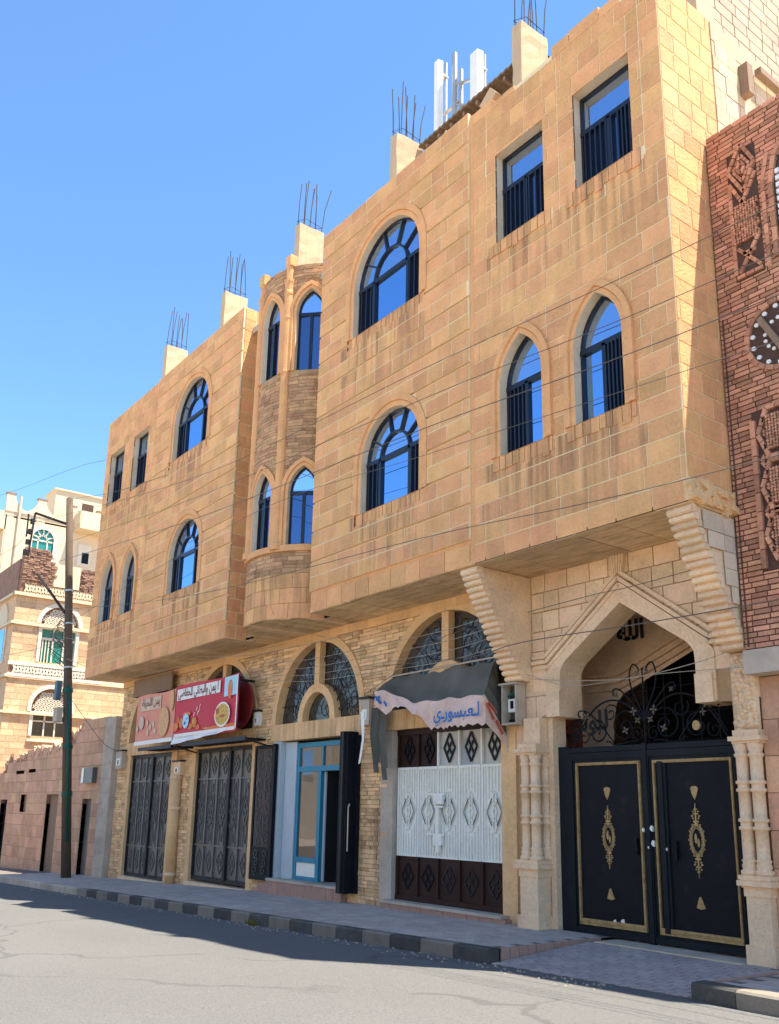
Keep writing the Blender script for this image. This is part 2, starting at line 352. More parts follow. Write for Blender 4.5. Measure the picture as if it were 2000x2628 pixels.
def masonry(u0, u1, z0, z1, course, blen, ops, fm, r, proud=0.006, back=0.02, gap=0.012, usub=0, rows=None, jit=0.3, sills=(), pj=0.003, tonev=0.5):
    L = []; z = z0; row = 0
    while z < z1-0.02:
        h = course*(1+(r.random()-0.5)*(0.5 if pj > 0.008 else 0.0)); zt = min(z+h, z1)
        if z1-zt < course*0.35: zt = z1
        u = u0-r.random()*blen*0.6
        while u < u1:
            wd = blen*(1+(r.random()*2-1)*jit); a, b = max(u, u0)+gap/2, min(u+wd, u1)-gap/2; u += wd
            if b-a < 0.03: continue
            for p in pieces(a, b, z+gap/2, zt-gap/2, ops):
                us = usub and max(1, int((p[0][2]-p[0][1])/usub)+1) or 1
                q = Block(); q.v, q.f = solid(p, fm, -(proud+r.random()*pj), back, us)
                uc = (p[0][1]+p[0][2])/2; zc = (p[0][0]+p[-1][0])/2; dirt = 0.0
                for (sa, sb, sz, ln) in sills:
                    if sa-0.25 < uc < sb+0.25 and sz-ln < zc < sz: dirt = max(dirt, (1-(sz-zc)/ln)**0.7)
                q.att = ((r.random()-0.5)*tonev, (r.random()-0.5)*2, 0.03+dirt*0.55)
                c = Vector(q.v[0]); area = (p[0][2]-p[0][1])*(p[-1][0]-p[0][0]); q.score = area/((c-CAM).length_squared)
                L.append(q)
        z = zt; row += 1
    return L
def place_blocks(name, L, m, parent, keep=300):
    """The largest-looking stones one by one, the rest as one part."""
    L = sorted(L, key=lambda q: -q.score)
    for q in L[:keep]:
        b = MB(); b.add(q.v, q.f, q.att); b.build(name, m, parent)
    b = MB()
    for q in L[keep:]: b.add(q.v, q.f, q.att)
    o = b.build(name+'_remainder', m, parent)
    if o: stuff(o)
def panel(b, u0, u1, z0, z1, ops, fm, d=0.0, step=0.25, back=None, att=None, umax=1.2):
    """A plain wall skin with the openings cut out."""
    z = z0
    while z < z1-1e-4:
        zt = min(z+step, z1)
        for p in pieces(u0, u1, z, zt, ops):
            us = max(1, int((p[0][2]-p[0][1])/umax))
            if back is None:
                A = [[fm(lerp(a, c, j/us), q, d) for j in range(us+1)] for q, a, c in p]
                for i in range(len(A)-1): b.strip(A[i], A[i+1], att)
            else:
                v, f = solid(p, fm, d, back, us); b.add(v, f, att)
        z = zt

# ------------------------------------------------------------------ ground, road, pavement
PZW = [(-60, -1.2), (-35, -0.6), (-24.4, -0.30), (-17.4, -0.08), (-13.5, -0.01), (-9.5, 0.03), (20, 0.03)]
PZK = [(-60, -1.15), (-35, -0.58), (-21.4, -0.275), (-8.3, 0.02), (-5, 0.06), (20, 0.2)]
def zroad(x): return interp(x, [(-60, -1.30), (-35, -0.73), (-21.4, -0.425), (-8, -0.13), (-5, -0.075), (20, 0.06)])
def zpav(x, y): t = min(1, max(0, (y+0.87)/2.0)); return lerp(interp(x, PZK), interp(x, PZW), t)
def sheet(name, m, xs, ys, fz, parent=None):
    b = MB(); n = len(ys); v = [(x, y, fz(x, y)) for x in xs for y in ys]
    b.add(v, [(i*n+j, (i+1)*n+j, (i+1)*n+j+1, i*n+j+1) for i in range(len(xs)-1) for j in range(n-1)]); return b.build(name, m, parent)
XS = [-60, -48, -40, -35, -30, -27, -24.4, -21.4, -19, -17.4, -15, -13.5, -11.5, -9.5, -8.1]
struct('ground', sheet('ground', M_GRD, [-900, -300, -120, -60, -40, -20, 0, 20, 120, 900], [-900, -200, -60, -20, 5, 30, 200, 900],
       lambda x, y: interp(x, [(-60, -1.42), (-35, -0.85), (-21.4, -0.55), (-8, -0.25), (20, -0.06)])))
struct('road', sheet('road', M_ASPH, [-120]+XS+[-5.4, -3, 0, 6, 20, 60], [-11.5, -9, -6, -3, -1.5, -0.6], lambda x, y: zroad(x)-(0.02 if y < -10 else 0)))
struct('far_pavement', one('far_pavement', M_PAV, None, lambda b: b.box(-120, 60, -18.2, -11.4, -1.6, 0.08)))
pv = struct('pavement', sheet('pavement', M_PAVB, XS, [-0.84, 0.2, 1.3], zpav))
r1 = random.Random(3); tiles = []
x = -8.12
while x > -29:
    y = -0.70; k = 0
    while y < 1.2:
        h = 0.007; g = 0.007; x1 = x+(0.0 if k % 2 else -0.15); x0 = max(x1-0.3, -29.3); y1 = min(y+0.15, 1.2)
        x1 = min(x1, -8.12); q = Block()
        tp = [(X, Y, zpav(X, Y)+h+r1.random()*0.002) for X, Y in ((x0+g, y+g), (x1-g, y+g), (x1-g, y1-g), (x0+g, y1-g))]
        q.v = tp+[(a, b, c-0.012) for a, b, c in tp]; q.f = [(0,1,2,3),(0,4,5,1),(1,5,6,2),(2,6,7,3),(3,7,4,0)]
        q.att = ((r1.random()-0.5)*0.32, (r1.random()-0.5)*1.2, 0); q.score = 0.05/((Vector(tp[0])-CAM).length_squared)
        if x1-x0 > 0.04: tiles.append(q)
        y += 0.15; k += 1
    x -= 0.3
place_blocks('paving_tile', tiles, M_PAV, pv, 300)
# side face of the pavement beside the ramp, faced with small tiles
M_STEP = mat('step_tile', (0.36, 0.225, 0.18), 0.85, 0.25, 4, 30, 0.2, 0.6)
for i in range(12):
    y0 = -0.68+i*0.145; z1 = zpav(-8.1, y0)+0.006; z0 = lerp(-0.16, 0.0, i/12)-0.03
    if z1-z0 > 0.02: boxo('edge_tile', M_STEP, pv, -8.125, -8.10, y0+0.004, y0+0.141, z0, z1)
# sloped driveway of small pavers
dw = struct('driveway', sheet('driveway', M_PAVB, [-8.1, -7, -6, -5.36], [-0.86, 0.3, 0.9, 1.5], lambda x, y: lerp(zroad(x)+0.004, 0.0, min(1, max(0, (y+0.86)/1.6)))-0.002))
def zdrv(x, y): return lerp(zroad(x)+0.004, 0.0, min(1, max(0, (y+0.86)/1.6)))
pb = []
for j in range(14):
    y0 = -0.84+j*0.118; x = -8.09-(0.1 if j % 2 else 0)
    while x < -5.38:
        x0, x1 = max(x, -8.09), min(x+0.2, -5.38); x += 0.2
        if x1-x0 < 0.04: continue
        g = 0.008; q = Block(); s1 = 0.018*(1 if j % 2 else -1)
        tp = [(X, Y, zdrv(X, Y)+0.007+r1.random()*0.003) for X, Y in ((x0+g, y0+g+s1), ((x0+x1)/2, y0+g-s1), (x1-g, y0+g+s1), (x1-g, y0+0.118-g+s1), ((x0+x1)/2, y0+0.118-g-s1), (x0+g, y0+0.118-g+s1))]
        q.v = tp+[(a, b, c-0.014) for a, b, c in tp]; q.f = [(0,1,2,3,4,5)]+[(i, i+6, (i+1) % 6+6, (i+1) % 6) for i in range(6)]
        q.att = ((r1.random()-0.5)*0.3, (r1.random()-0.5), 0); q.score = 1; pb.append(q)
M_DRV = mat('driveway_paver', (0.40, 0.345, 0.335), 0.9, 0.2, 2, 25, 0.2, 0.7, K=0.95)
place_blocks('paver', pb, M_DRV, dw, 300)
boxo('threshold_strip', M_CR, dw, -8.0, -6.0, 0.80, 0.87, -0.03, 0.014)
boxo('threshold_slab', M_GC, dw, -8.05, -5.7, 0.875, 1.6, -0.05, 0.008)
# right hand pavement beyond the driveway
rp = struct('side_pavement', sheet('side_pavement', M_PAVB, [-5.36, -3, 2, 20], [-0.84, 0.2, 1.2], zpav))
q0 = []
for i in range(9):
    for j in range(12):
        x0 = -5.3+i*0.3+(0.15 if j % 2 else 0); y0 = -0.68+j*0.15; q = Block(); g = 0.006
        tp = [(X, Y, zpav(X, Y)+0.006) for X, Y in ((x0+g, y0+g), (x0+0.3-g, y0+g), (x0+0.3-g, y0+0.15-g), (x0+g, y0+0.15-g))]
        q.v = tp+[(a, b, c-0.012) for a, b, c in tp]; q.f = [(0,1,2,3),(0,4,5,1),(1,5,6,2),(2,6,7,3),(3,7,4,0)]; q.att = ((r1.random()-0.5)*0.3, 0, 0); q.score = 1; q0.append(q)
place_blocks('paving_tile', q0, M_PAV, rp)
one('ramp_cheek', M_STEP, rp, lambda b: b.add([(-5.36,-0.7,-0.1),(-5.33,-0.7,-0.1),(-5.33,1.1,0.0),(-5.36,1.1,0.0),(-5.36,-0.7,0.07),(-5.33,-0.7,0.07),(-5.33,1.1,0.05),(-5.36,1.1,0.05)], [(0,1,5,4),(3,0,4,7),(4,5,6,7),(1,2,6,5)]))
kb = struct('kerb', None, (-8.1, -0.85, 0))
x = -8.1; i = 0
while x > -60:
    L = 0.62 if x > -21.6 else 0.9; x0 = x-L; b = MB(); g = 0.006; ch = 0.02; b.att = ((r1.random()-0.5)*0.6, 0, 0)
    v = []
    for X in (x0+g, x-g):
        zt = interp(X, PZK)+0.008+(r1.random()-0.5)*0.006; zb = zroad(X)-0.05
        v += [(X, -0.87, zb), (X, -0.87, zt-ch), (X, -0.87+ch, zt), (X, -0.71, zt), (X, -0.71, zb)]
    b.add(v, [(0,5,6,1),(1,6,7,2),(2,7,8,3),(3,8,9,4),(0,1,2,3,4),(9,8,7,6,5)])
    b.build('kerb_stone', (M_KB if i % 2 == 0 else M_KW) if x > -21.6 else M_GC, kb); x = x0; i += 1
x = -5.40
for i, (L, m) in enumerate(((0.45, M_KB), (1.15, M_KW), (0.9, M_KB), (0.9, M_KW), (0.9, M_KB))):
    b = MB(); zt = 0.075; v = []
    for X in (x+0.004, x+L-0.004): v += [(X, -0.93, zroad(X)-0.05), (X, -0.93, zt-0.02), (X, -0.91, zt), (X, -0.72, zt), (X, -0.72, -0.2)]
    b.add(v, [(0,5,6,1),(1,6,7,2),(2,7,8,3),(3,8,9,4),(0,1,2,3,4),(9,8,7,6,5)]); b.build('kerb_stone', m, kb); x += L
b = MB()
for i in range(26):
    a = r1.random()*6.28; p = Vector((-13.5+(r1.random()-0.5)*0.35, -0.89-r1.random()*0.06, zroad(-13.5))); d = Vector((math.cos(a)*0.05, -0.02-0.03*r1.random(), 0.05+0.06*r1.random()))
    s_ = d.cross(Vector((0, 0, 1))).normalized()*0.012; b.add([p-s_, p+s_, p+d*0.6+s_, p+d, p+d*0.6-s_], [(0, 1, 2, 3, 4)])
tag(b.build('kerb_weed', M_LEAF), 'small yellow green weed growing from the gutter against the kerb', 'weed')

b = MB(); r9 = random.Random(44)
for i in range(420):
    gx = -6.2-r9.random()*18; gy = -0.89-abs(r9.gauss(0, 0.16)); s_ = 0.006+r9.random()*0.014; gz = zroad(gx)
    b.add([(gx-s_, gy-s_*0.7, gz), (gx+s_, gy-s_*0.5, gz), (gx+s_*0.4, gy+s_, gz), (gx, gy, gz+s_*1.1)], [(0, 1, 3), (1, 2, 3), (2, 0, 3)], ((r9.random()-0.5), 0, 0))
tag(stuff(b.build('gutter_grit', M_GRD)), 'loose grit and small stones along the gutter', 'grit')
# ------------------------------------------------------------------ the main building
ZS, ZT, YG = 4.965, 12.61, 1.15
BLD = thing('apartment_building', 'long tan stone building with two overhanging storeys, blue arched windows and rebar on the roof', 'building', (-15.5, YG, 0))
F0 = front(0.0); FG = front(YG); rs = random.Random(11)
def prism_strip(b, A, B, fm, dA, dB): b.strip([fm(u, z, dA) for u, z in A], [fm(u, z, dB) for u, z in B])
def window(op, fm, depth=0.13, sw=0.2, style='arch', soldiers=True, surround=True, curve=False, bars=()):
    """Dark metal window, its glass panes, its stone surround and sill."""
    w_ = MB(); d = depth; O0, O1 = op.outline(0.0), op.outline(-0.038)
    prism_strip(w_, O0, O1, fm, d, d); prism_strip(w_, O1, O1, fm, d, d+0.05)
    def bar(a, b_, wd=0.05, dd=0.0):
        (u0, z0), (u1, z1) = a, b_; L = math.hypot(u1-u0, z1-z0); nx, nz = -(z1-z0)/L*wd/2, (u1-u0)/L*wd/2
        P = [(u0+nx, z0+nz), (u1+nx, z1+nz), (u1-nx, z1-nz), (u0-nx, z0-nz)]; w_.prism(P, fm, d-0.012-dd, d+0.045)
    u0, u1, zb, zs, c, hw = op.u0, op.u1, op.zb0, op.zs, op.c, op.w/2; panes = []
    ts = zs if op.k != 'rect' else lerp(zb, zs, 0.62)
    bar((u0, zb+0.03), (u1, zb+0.03), 0.05); bar((u0, ts), (u1, ts), 0.075)
    if style == 'arch':
        rr_ = hw*0.5; n = 10
        for i in range(n):
            a, a2 = math.pi*i/n, math.pi*(i+1)/n; bar((c+rr_*math.cos(a), ts+rr_*math.sin(a)), (c+rr_*math.cos(a2), ts+rr_*math.sin(a2)), 0.036)
        for a in (R(34), R(68), R(104), R(146)): bar((c+rr_*math.cos(a), ts+rr_*math.sin(a)), (c+hw*0.97*math.cos(a), ts+hw*0.97*math.sin(a)), 0.03)
        ms = (lerp(u0, u1, 0.25), lerp(u0, u1, 0.76))
    elif style == 'bay': ms = (c,)
    else: ms = (c,)
    for q in ms: bar((q, zb), (q, ts), 0.06)
    e = [u0]+list(ms)+[u1]
    for ip, (a, b_) in enumerate(zip(e, e[1:])): panes.append(([(a+0.02, zb), (b_-0.02, zb)], [(a+0.02, ts), (b_-0.02, ts)]))
    for (a, b_, k) in bars:                                         # vertical grille bars in the lower lights
        for i in range(k): q = lerp(lerp(u0, u1, a), lerp(u0, u1, b_), (i+0.5)/k); bar((q, zb+0.04), (q, ts-0.03), 0.024, 0.008)
    W = w_.build('window', M_FR, BLD)
    for ip, (lo, hi) in enumerate(panes):
        g = MB(); t = (rs.random()-0.5)*0.012; t2 = (rs.random()-0.5)*0.004
        g.add([fm(lo[0][0], lo[0][1], d+0.03+t), fm(lo[1][0], lo[1][1], d+0.03-t), fm(hi[1][0], hi[1][1], d+0.03-t+t2), fm(hi[0][0], hi[0][1], d+0.03+t+t2)], [(0, 1, 2, 3)]); g.build('pane', M_GLK if style == 'bay' or (style == 'arch' and ip != 1) or (style == 'plain' and (op.k == 'rect' or any(lerp(u0, u1, (ba+bb_)/2) > lo[0][0] and lerp(u0, u1, (ba+bb_)/2) < lo[1][0] for ba, bb_, _ in bars))) else M_GL, W)
    if op.k != 'rect': P = [(c-op.half(ts+1e-3) if False else u0, ts)]+[p for p in op.outline(0.0)[1:-1] if p[1] >= ts-1e-4]+[(u1, ts)]
    else: P = [(u0, ts), (u0, zs), (u1, zs), (u1, ts)]
    g = MB(); t = (rs.random()-0.5)*0.004; g.add([fm(u, z, d+0.03+t*(z-ts)) for u, z in P], [tuple(range(len(P)))]); g.build('pane', M_GLU, W)
    # stone surround with two steps and a plastered reveal
    rv = MB(); prism_strip(rv, O0, O0, fm, 0.0 if not surround else -0.03, d+0.06)
    rv.add([fm(u0, zb, -0.03), fm(u1, zb, -0.03), fm(u1, zb, d+0.06), fm(u0, zb, d+0.06)], [(0, 1, 2, 3)]); rv.build('reveal', M_RV, W)
    if surround:
        s_ = MB(); a, m1, m2, z_ = op.outline(0.0), op.outline(sw*0.42), op.outline(sw*0.5), op.outline(sw)
        prism_strip(s_, a, m1, fm, -0.03, -0.03); prism_strip(s_, m1, m1, fm, -0.03, -0.012); prism_strip(s_, m1, m2, fm, -0.012, -0.055)
        prism_strip(s_, m2, z_, fm, -0.055, -0.055); prism_strip(s_, z_, z_, fm, -0.055, 0.01)
        for (o_, i_) in ((a[0], z_[0]), (a[-1], z_[-1])): s_.add([fm(*o_, -0.03), fm(*i_, -0.055), fm(*i_, 0.01), fm(*o_, 0.01)], [(0, 1, 2, 3)])
        s_.build('surround', M_ST, W)
    if soldiers:
        s_ = MB(); u = u0-0.16
        while u < u1+0.12:
            wd = 0.10+rs.random()*0.045; h = 0.19+(0.05 if rs.random() < 0.2 else 0)+rs.random()*0.02
            s_.att = ((rs.random()-0.5)*0.5, (rs.random()-0.5)*1.5, 0.35); p = [(zb-h, u+0.006, min(u+wd, u1+0.16)-0.006), (zb-0.004, u+0.006, min(u+wd, u1+0.16)-0.006)]
            v, f = solid(p, fm, -0.014-rs.random()*0.012, 0.03); s_.add(v, f); u += wd
        s_.build('sill', M_ST, W)
    return W
WIN = []
for k, a, b_, zb, zs in (('round', -12.48, -10.57, 9.9, 10.86), ('round', -12.09, -10.52, 6.43, 7.32), ('round', -20.33, -18.45, 9.9, 10.86), ('round', -20.03, -18.42, 6.43, 7.32),
                         ('rect', -8.74, -7.755, 9.87, 11.43), ('rect', -7.175, -6.2, 9.87, 11.43), ('rect', -24.87, -23.8, 9.87, 11.5), ('rect', -23.12, -22.1, 9.87, 11.5),
                         ('point', -8.68, -7.87, 6.42, 7.47), ('point', -7.29, -6.5, 6.42, 7.47), ('point', -24.59, -23.68, 6.42, 7.42), ('point', -23.02, -22.19, 6.42, 7.42)):
    WIN.append(Op(k, a, b_, zb, zs))
inner = WIN; outer = []; sills = []
for o in WIN:
    sw = 0.0 if o.k == 'rect' else (0.21 if o.k == 'round' else 0.17)
    outer.append(Op(o.k, o.u0, o.u1, o.zb0, o.zs, sw)); outer.append(Op('rect', o.u0-0.16, o.u1+0.16, o.zb0-0.20, o.zb0))
    sills.append((o.u0, o.u1, o.zb0-0.05, 1.15))
for i, o in enumerate(WIN):
    bars = [((0.02, 0.25, 3), (0.76, 0.98, 3)), ((0.02, 0.25, 3), (0.76, 0.98, 3)), ((0.02, 0.25, 2),), ((0.02, 0.25, 2),), ((0.04, 0.62, 6), (0.66, 0.96, 3)), ((0.04, 0.6, 6), (0.64, 0.97, 5)), ((0.1, 0.9, 3),), ((0.1, 0.9, 3),),
            ((0.06, 0.46, 4),), ((0.56, 0.95, 5),), ((0.1, 0.9, 2),), ((0.1, 0.9, 2),)][i]
    window(o, F0, {'round': 0.085, 'point': 0.11, 'rect': 0.15}[o.k], 0.21 if o.k == 'round' else 0.17, 'arch' if o.k == 'round' else 'plain', True, o.k != 'rect', bars=bars)
# mortar skin of the two projecting blocks
wall = MB()
for a, c_, zt, mm, d_ in ((-25.26, -21.64, ZT-0.03, M_MO, 0.0), (-9.25, -5.715, 12.40, M_MO, 0.0), (-21.64, -16.87, ZT-0.03, M_ST, 0.002), (-13.6, -9.25, 12.55, M_ST, 0.002)):
    wall2 = MB(); panel(wall2, a, c_, ZS, zt, inner, F0, d_); wall2.build('wall_backing', mm, BLD)
panel(wall, 0.0, 12.0, ZS, 12.1, [], sideX(-5.715), 0.0, 1.0); panel(wall, 0.0, 0.6, ZS, ZT-0.03, [], sideX(-16.87), 0.0, 1.0)
wall.add([(-25.26, 0, ZS), (-25.26, 13, ZS), (-25.26, 13, ZT), (-25.26, 0, ZT)], [(0, 1, 2, 3)]); wall.add([(-13.6, 0, ZS), (-13.6, 1.2, ZS), (-13.6, 1.2, ZT), (-13.6, 0, ZT)], [(0, 1, 2, 3)])
wall.build('wall_joints', M_MO, BLD)
# back of the parapets, roof slab and closed rear
cl = MB()
cl.box(-25.2, -16.93, 0.18, 0.24, 12.0, ZT-0.04); cl.box(-13.54, -5.78, 0.18, 0.24, 12.0, 12.38)
cl.box(-16.93, -16.9, 0.2, 3, 12.0, ZT-0.03); cl.build('parapet_back', M_CO, BLD)
boxo('roof_slab', M_GC, BLD, -25.2, -5.78, 0.2, 13, 12.0, 12.15)
boxo('rear_wall', M_GC, BLD, -25.2, -5.78, 12.9, 13.1, -1, 12.0)
one('side_wall', M_RB, BLD, lambda b: (b.box(-25.2, -25.0, 1.3, 13, -1.5, ZS), b.box(-5.95, -5.72, 1.7, 13, -1, ZS)))
L = []
# plain ashlar ends of the facade
vg = [Op('rect', x_-0.011, x_+0.011, 9.72, 12.6) for x_ in (-8.95, -7.47, -6.02, -23.46, -21.95)]
for a, b_, r_ in ((-9.25, -5.715, (9, 12.33)), (-25.26, -21.64, (9, ZT))): L += masonry(a, b_, ZS, r_[1], 0.283, 0.46, outer+vg, F0, rs, 0.006, 0.02, 0.019, sills=sills, pj=0.003)
# ragged top course over the right end
u = -9.25
while u < -5.72:
    wd = 0.3+rs.random()*0.3; h = rs.choice((0.0, 0.1, 0.16, 0.2, 0.22)); q = Block(); u1_ = min(u+wd, -5.715)
    if h: q.v, q.f = solid([(12.33, u+0.006, u1_-0.006), (12.33+h, u+0.006, u1_-0.006)], F0, -0.007, 0.2); q.att = ((rs.random()-0.5)*0.5, 0, 0); q.score = 0; L.append(q)
    u += wd
for x_ in (-9.29, -21.60): boxo('groove_strip', M_ST, BLD, x_-0.042, x_+0.042, -0.004, 0.02, ZS, 12.5)
# banded blocks: two courses to a band, a groove under every band
for a, b_ in ((-13.6, -9.33), (-21.56, -16.87)):
    bk = MB()
    L += masonry(a+0.09 if a < -20 else a+0.07, b_, ZS, 5.285, 0.32, 0.5, outer, F0, rs, 0.012, 0.02, 0.012, sills=sills)
    for i in range(13):
        z0 = 5.30+i*0.5623; z1 = min(z0+0.5623, ZT); e = 0.0 if i % 3 else 0.004
        panel(bk, a, b_, z0+0.044, z1, outer, F0, -0.035-e, 0.3, back=0.02)
        L += masonry(a, b_, z0+0.040, z1, 0.262, 0.47, outer, F0, rs, 0.038+e, 0.0, 0.018, sills=sills)
    u = a
    while u < b_ and a > -15:
        wd = 0.4+rs.random()*0.2
        if rs.random() < 0.5:
            q = Block(); q.v, q.f = solid([(ZT, u, min(u+wd, b_)), (ZT+0.03+rs.random()*0.03, u, min(u+wd, b_))], F0, -0.02, 0.2); q.att = (0.3, 0, 0); q.score = 0; L.append(q)
        u += wd
    bk.build('band_joints', M_MO, BLD)
# return walls
L += masonry(0.0, 1.2, ZS+0.3, 12.33, 0.283, 0.40, [], sideX(-5.715), rs, 0.006, 0.02, 0.019)
L += masonry(0.0, 0.55, ZS, ZT, 0.283, 0.45, [], sideX(-16.87), rs, 0.006, 0.02, 0.019)
place_blocks('stone_block', L, M_ST, BLD, 300)
# stained old masonry further back on the side wall
M_SWR = mat('patched_render', (0.50, 0.385, 0.27), 0.95, 0.3, 1.5, 14, 0.5, 0.5, stretch=(1, 2.5, 0.6), stain=(2.2, 0.52, 3.0, (0.33, 0.215, 0.13)))
place_blocks('side_stone', masonry(1.2, 9.0, ZS+3, 12.0, 0.283, 0.4, [], sideX(-5.70), rs, 0.004, 0.02, 0.010, pj=0.01), M_SWR, BLD, 60)

# curved bay between the blocks
BC, BR = (-15.15, 1.10), 1.41
def FB(u, z, d=0.0): a = u/BR; return (BC[0]+(BR-d)*math.sin(a), BC[1]-(BR-d)*math.cos(a), z)
UE = BR*R(63.5); bays = []
for zb, zs in ((6.38, 7.45), (10.0, 11.28)):
    for a in (-37, 3.5, 44.0):
        c = BR*R(a); bays.append(Op('point', c-0.30, c+0.30, zb, zs))
bo = [Op('point', o.u0, o.u1, o.zb0, o.zs, 0.16) for o in bays]+[Op('rect', -UE-0.1, UE+0.1, 6.26, 6.38), Op('rect', -UE-0.1, UE+0.1, 9.92, 10.0)]
jl = MB(); panel(jl, -UE, UE, ZS, 12.38, bays, FB, 0.0, 0.3, umax=0.12)
for (xa, xb) in ((-16.87, BC[0]-BR*math.sin(R(63.5))), (BC[0]+BR*math.sin(R(63.5)), -13.6)):
    jl.add([(xa, 0.475, ZS), (xb, 0.475, ZS), (xb, 0.475, 12.45), (xa, 0.475, 12.45)], [(0, 1, 2, 3)])
jl.build('bay_joints', M_RBM, BLD)
for o in bays: window(o, FB, 0.08, 0.15, 'bay', False)
LB = masonry(-UE, UE, ZS, 5.83, 0.29, 0.42, [], FB, rs, 0.01, 0.02, 0.01, usub=0.12, sills=[(-2, 2, 6.3, 1.5)])
place_blocks('bay_ashlar', LB, M_ST, BLD)
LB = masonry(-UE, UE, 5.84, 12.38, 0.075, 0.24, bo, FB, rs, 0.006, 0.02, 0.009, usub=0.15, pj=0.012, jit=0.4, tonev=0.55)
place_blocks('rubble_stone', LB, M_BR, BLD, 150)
sb = MB()
for z0, z1, e in ((6.26, 6.38, 0.06), (9.93, 10.0, 0.03)):
    n = 24; A = [FB(lerp(-UE, UE, i/n), 0, -e)[:2] for i in range(n+1)]; B_ = [FB(lerp(-UE, UE, i/n), 0, 0.02)[:2] for i in range(n+1)]
    if e < 0.05: continue
    sb.strip([(*p, z0) for p in A], [(*p, z1) for p in A]); sb.strip([(*p, z1) for p in A], [(*p, z1) for p in B_]); sb.strip([(*p, z0) for p in B_], [(*p, z0) for p in A])
sb.build('bay_sill', M_ST, BLD)
for a in (-17, 23.5):
    p = FB(BR*R(a), 0, 0.0); s_ = MB()
    pr = [(0.0, 6.30), (0.13, 6.30), (0.13, 6.42), (0.095, 6.48)]
    for z in (7.6, 8.9, 10.0, 11.2): pr += [(0.095, z-0.03), (0.103, z-0.02), (0.103, z+0.02), (0.095, z+0.03)]
    pr += [(0.095, 11.7), (0.105, 11.73), (0.105, 11.78), (0.095, 11.82), (0.10, 11.95), (0.112, 12.02), (0.112, 12.06), (0.08, 12.08), (0.08, 12.4)]
    s_.lathe(pr, p[0], p[1], 12); s_.box(p[0]-0.1, p[0]+0.1, p[1]-0.07, p[1]+0.1, 12.38, 12.62); s_.build('colonnette', M_ST, BLD)
# soffits under the overhang: stained slabs laid side by side
def yfront(x_):
    if -16.42 < x_ < -13.88: return BC[1]-math.sqrt(BR**2-(x_-BC[0])**2)
    return 0.475 if -16.87 < x_ < -13.6 else 0.0
u = -25.26
while u < -5.73:
    wd = 0.62 if not (-16.9 < u < -13.6) else 0.2; u1_ = u+wd
    for e in (-16.87, -13.6, -5.715):
        if u < e-1e-3 < u1_-0.02: u1_ = e
    n = 2; b = MB(); b.att = ((rs.random()-0.5)*0.7, rs.random()-0.5, 0); m_ = (u+u1_)/2
    xa, xb = u+0.004, u1_-0.004; ya, yb = yfront(u+0.01), yfront(u1_-0.01); k = rs.random()*0.012
    b.add([(xa, ya, ZS-k), (xb, yb, ZS-k), (xb, YG, ZS-k), (xa, YG, ZS-k), (xa, ya, ZS+0.05), (xb, yb, ZS+0.05), (xb, YG, ZS+0.05), (xa, YG, ZS+0.05)], [(0, 3, 2, 1), (0, 1, 5, 4), (0, 4, 7, 3), (1, 2, 6, 5)])
    b.build('soffit_slab', M_SF, BLD); u = u1_
# concrete column stubs with starter bars
for i, (x_, y0) in enumerate(((-21.48, 0.0), (-18.12, 0.0), (-14.76, 0.02), (-11.37, 0.0), (-8.23, 0.03))):
    b = MB(); n = 9; ring = []
    for k in range(n+1):
        z = lerp(12.2, 13.66, k/n); j_ = lambda: (rs.random()-0.5)*0.018
        for (px, py) in ((x_-0.2, y0+0.06), (x_-0.1, y0+0.06), (x_, y0+0.06), (x_, y0+0.26), (x_, y0+0.46), (x_, y0+0.66), (x_-0.2, y0+0.66)): ring.append((px+j_(), py+j_(), z+(j_()*2 if k == n else 0)))
    b.add(ring, [(k*7+i_, k*7+(i_+1) % 7, (k+1)*7+(i_+1) % 7, (k+1)*7+i_) for k in range(n) for i_ in range(7)]+[tuple(range(n*7, n*7+7))]); s_ = b.build('column_stub', M_CO, BLD)
    for k in range(8):
        b = MB(); px = x_-0.17+0.14*(k % 2); py = y0+0.10+0.072*k; t = 0.03*(rs.random()-0.5); h = 0.95+rs.random()*0.25
        lean = (rs.random()-0.35)*0.16*(2.0 if k == 7 else 1)
        b.tube([(px, py, 13.6), (px+t, py+lean*0.3, 13.66+h*0.5), (px+t*2, py+lean, 13.66+h)], 0.009, 5); b.build('rebar', M_REB, s_)
    one('binding_wire', M_STD, s_, lambda b: b.tube([(x_-0.18, y0+0.08, 13.8), (x_-0.02, y0+0.2, 13.83), (x_-0.02, y0+0.62, 13.78), (x_-0.18, y0+0.5, 13.82), (x_-0.18, y0+0.08, 13.8)], 0.006, 4))
# unfinished upper storey set back on the roof
boxo('upper_column', M_CO, BLD, -6.02, -5.72, 0.95, 1.36, 12.05, 15.2)
hb = masonry(1.36, 9.0, 12.3, 15.2, 0.2, 0.4, [], sideX(-5.74), rs, 0.006, 0.02, 0.019)
place_blocks('hollow_block', hb, M_BLOCK, BLD, 120)
boxo('upper_wall_core', M_BRM, BLD, -5.9, -5.745, 1.36, 9.0, 12.25, 15.2)
boxo('ring_beam', M_CO, BLD, -6.0, -5.69, 1.2, 12, 12.0, 12.3)
one('timber_prop', M_WOOD, BLD, lambda b: (b.bar((-5.6, 2.2, 11.98), (-5.6, 3.1, 11.98), 0.1), b.bar((-5.62, 1.9, 11.4), (-5.62, 1.9, 11.9), 0.14)))
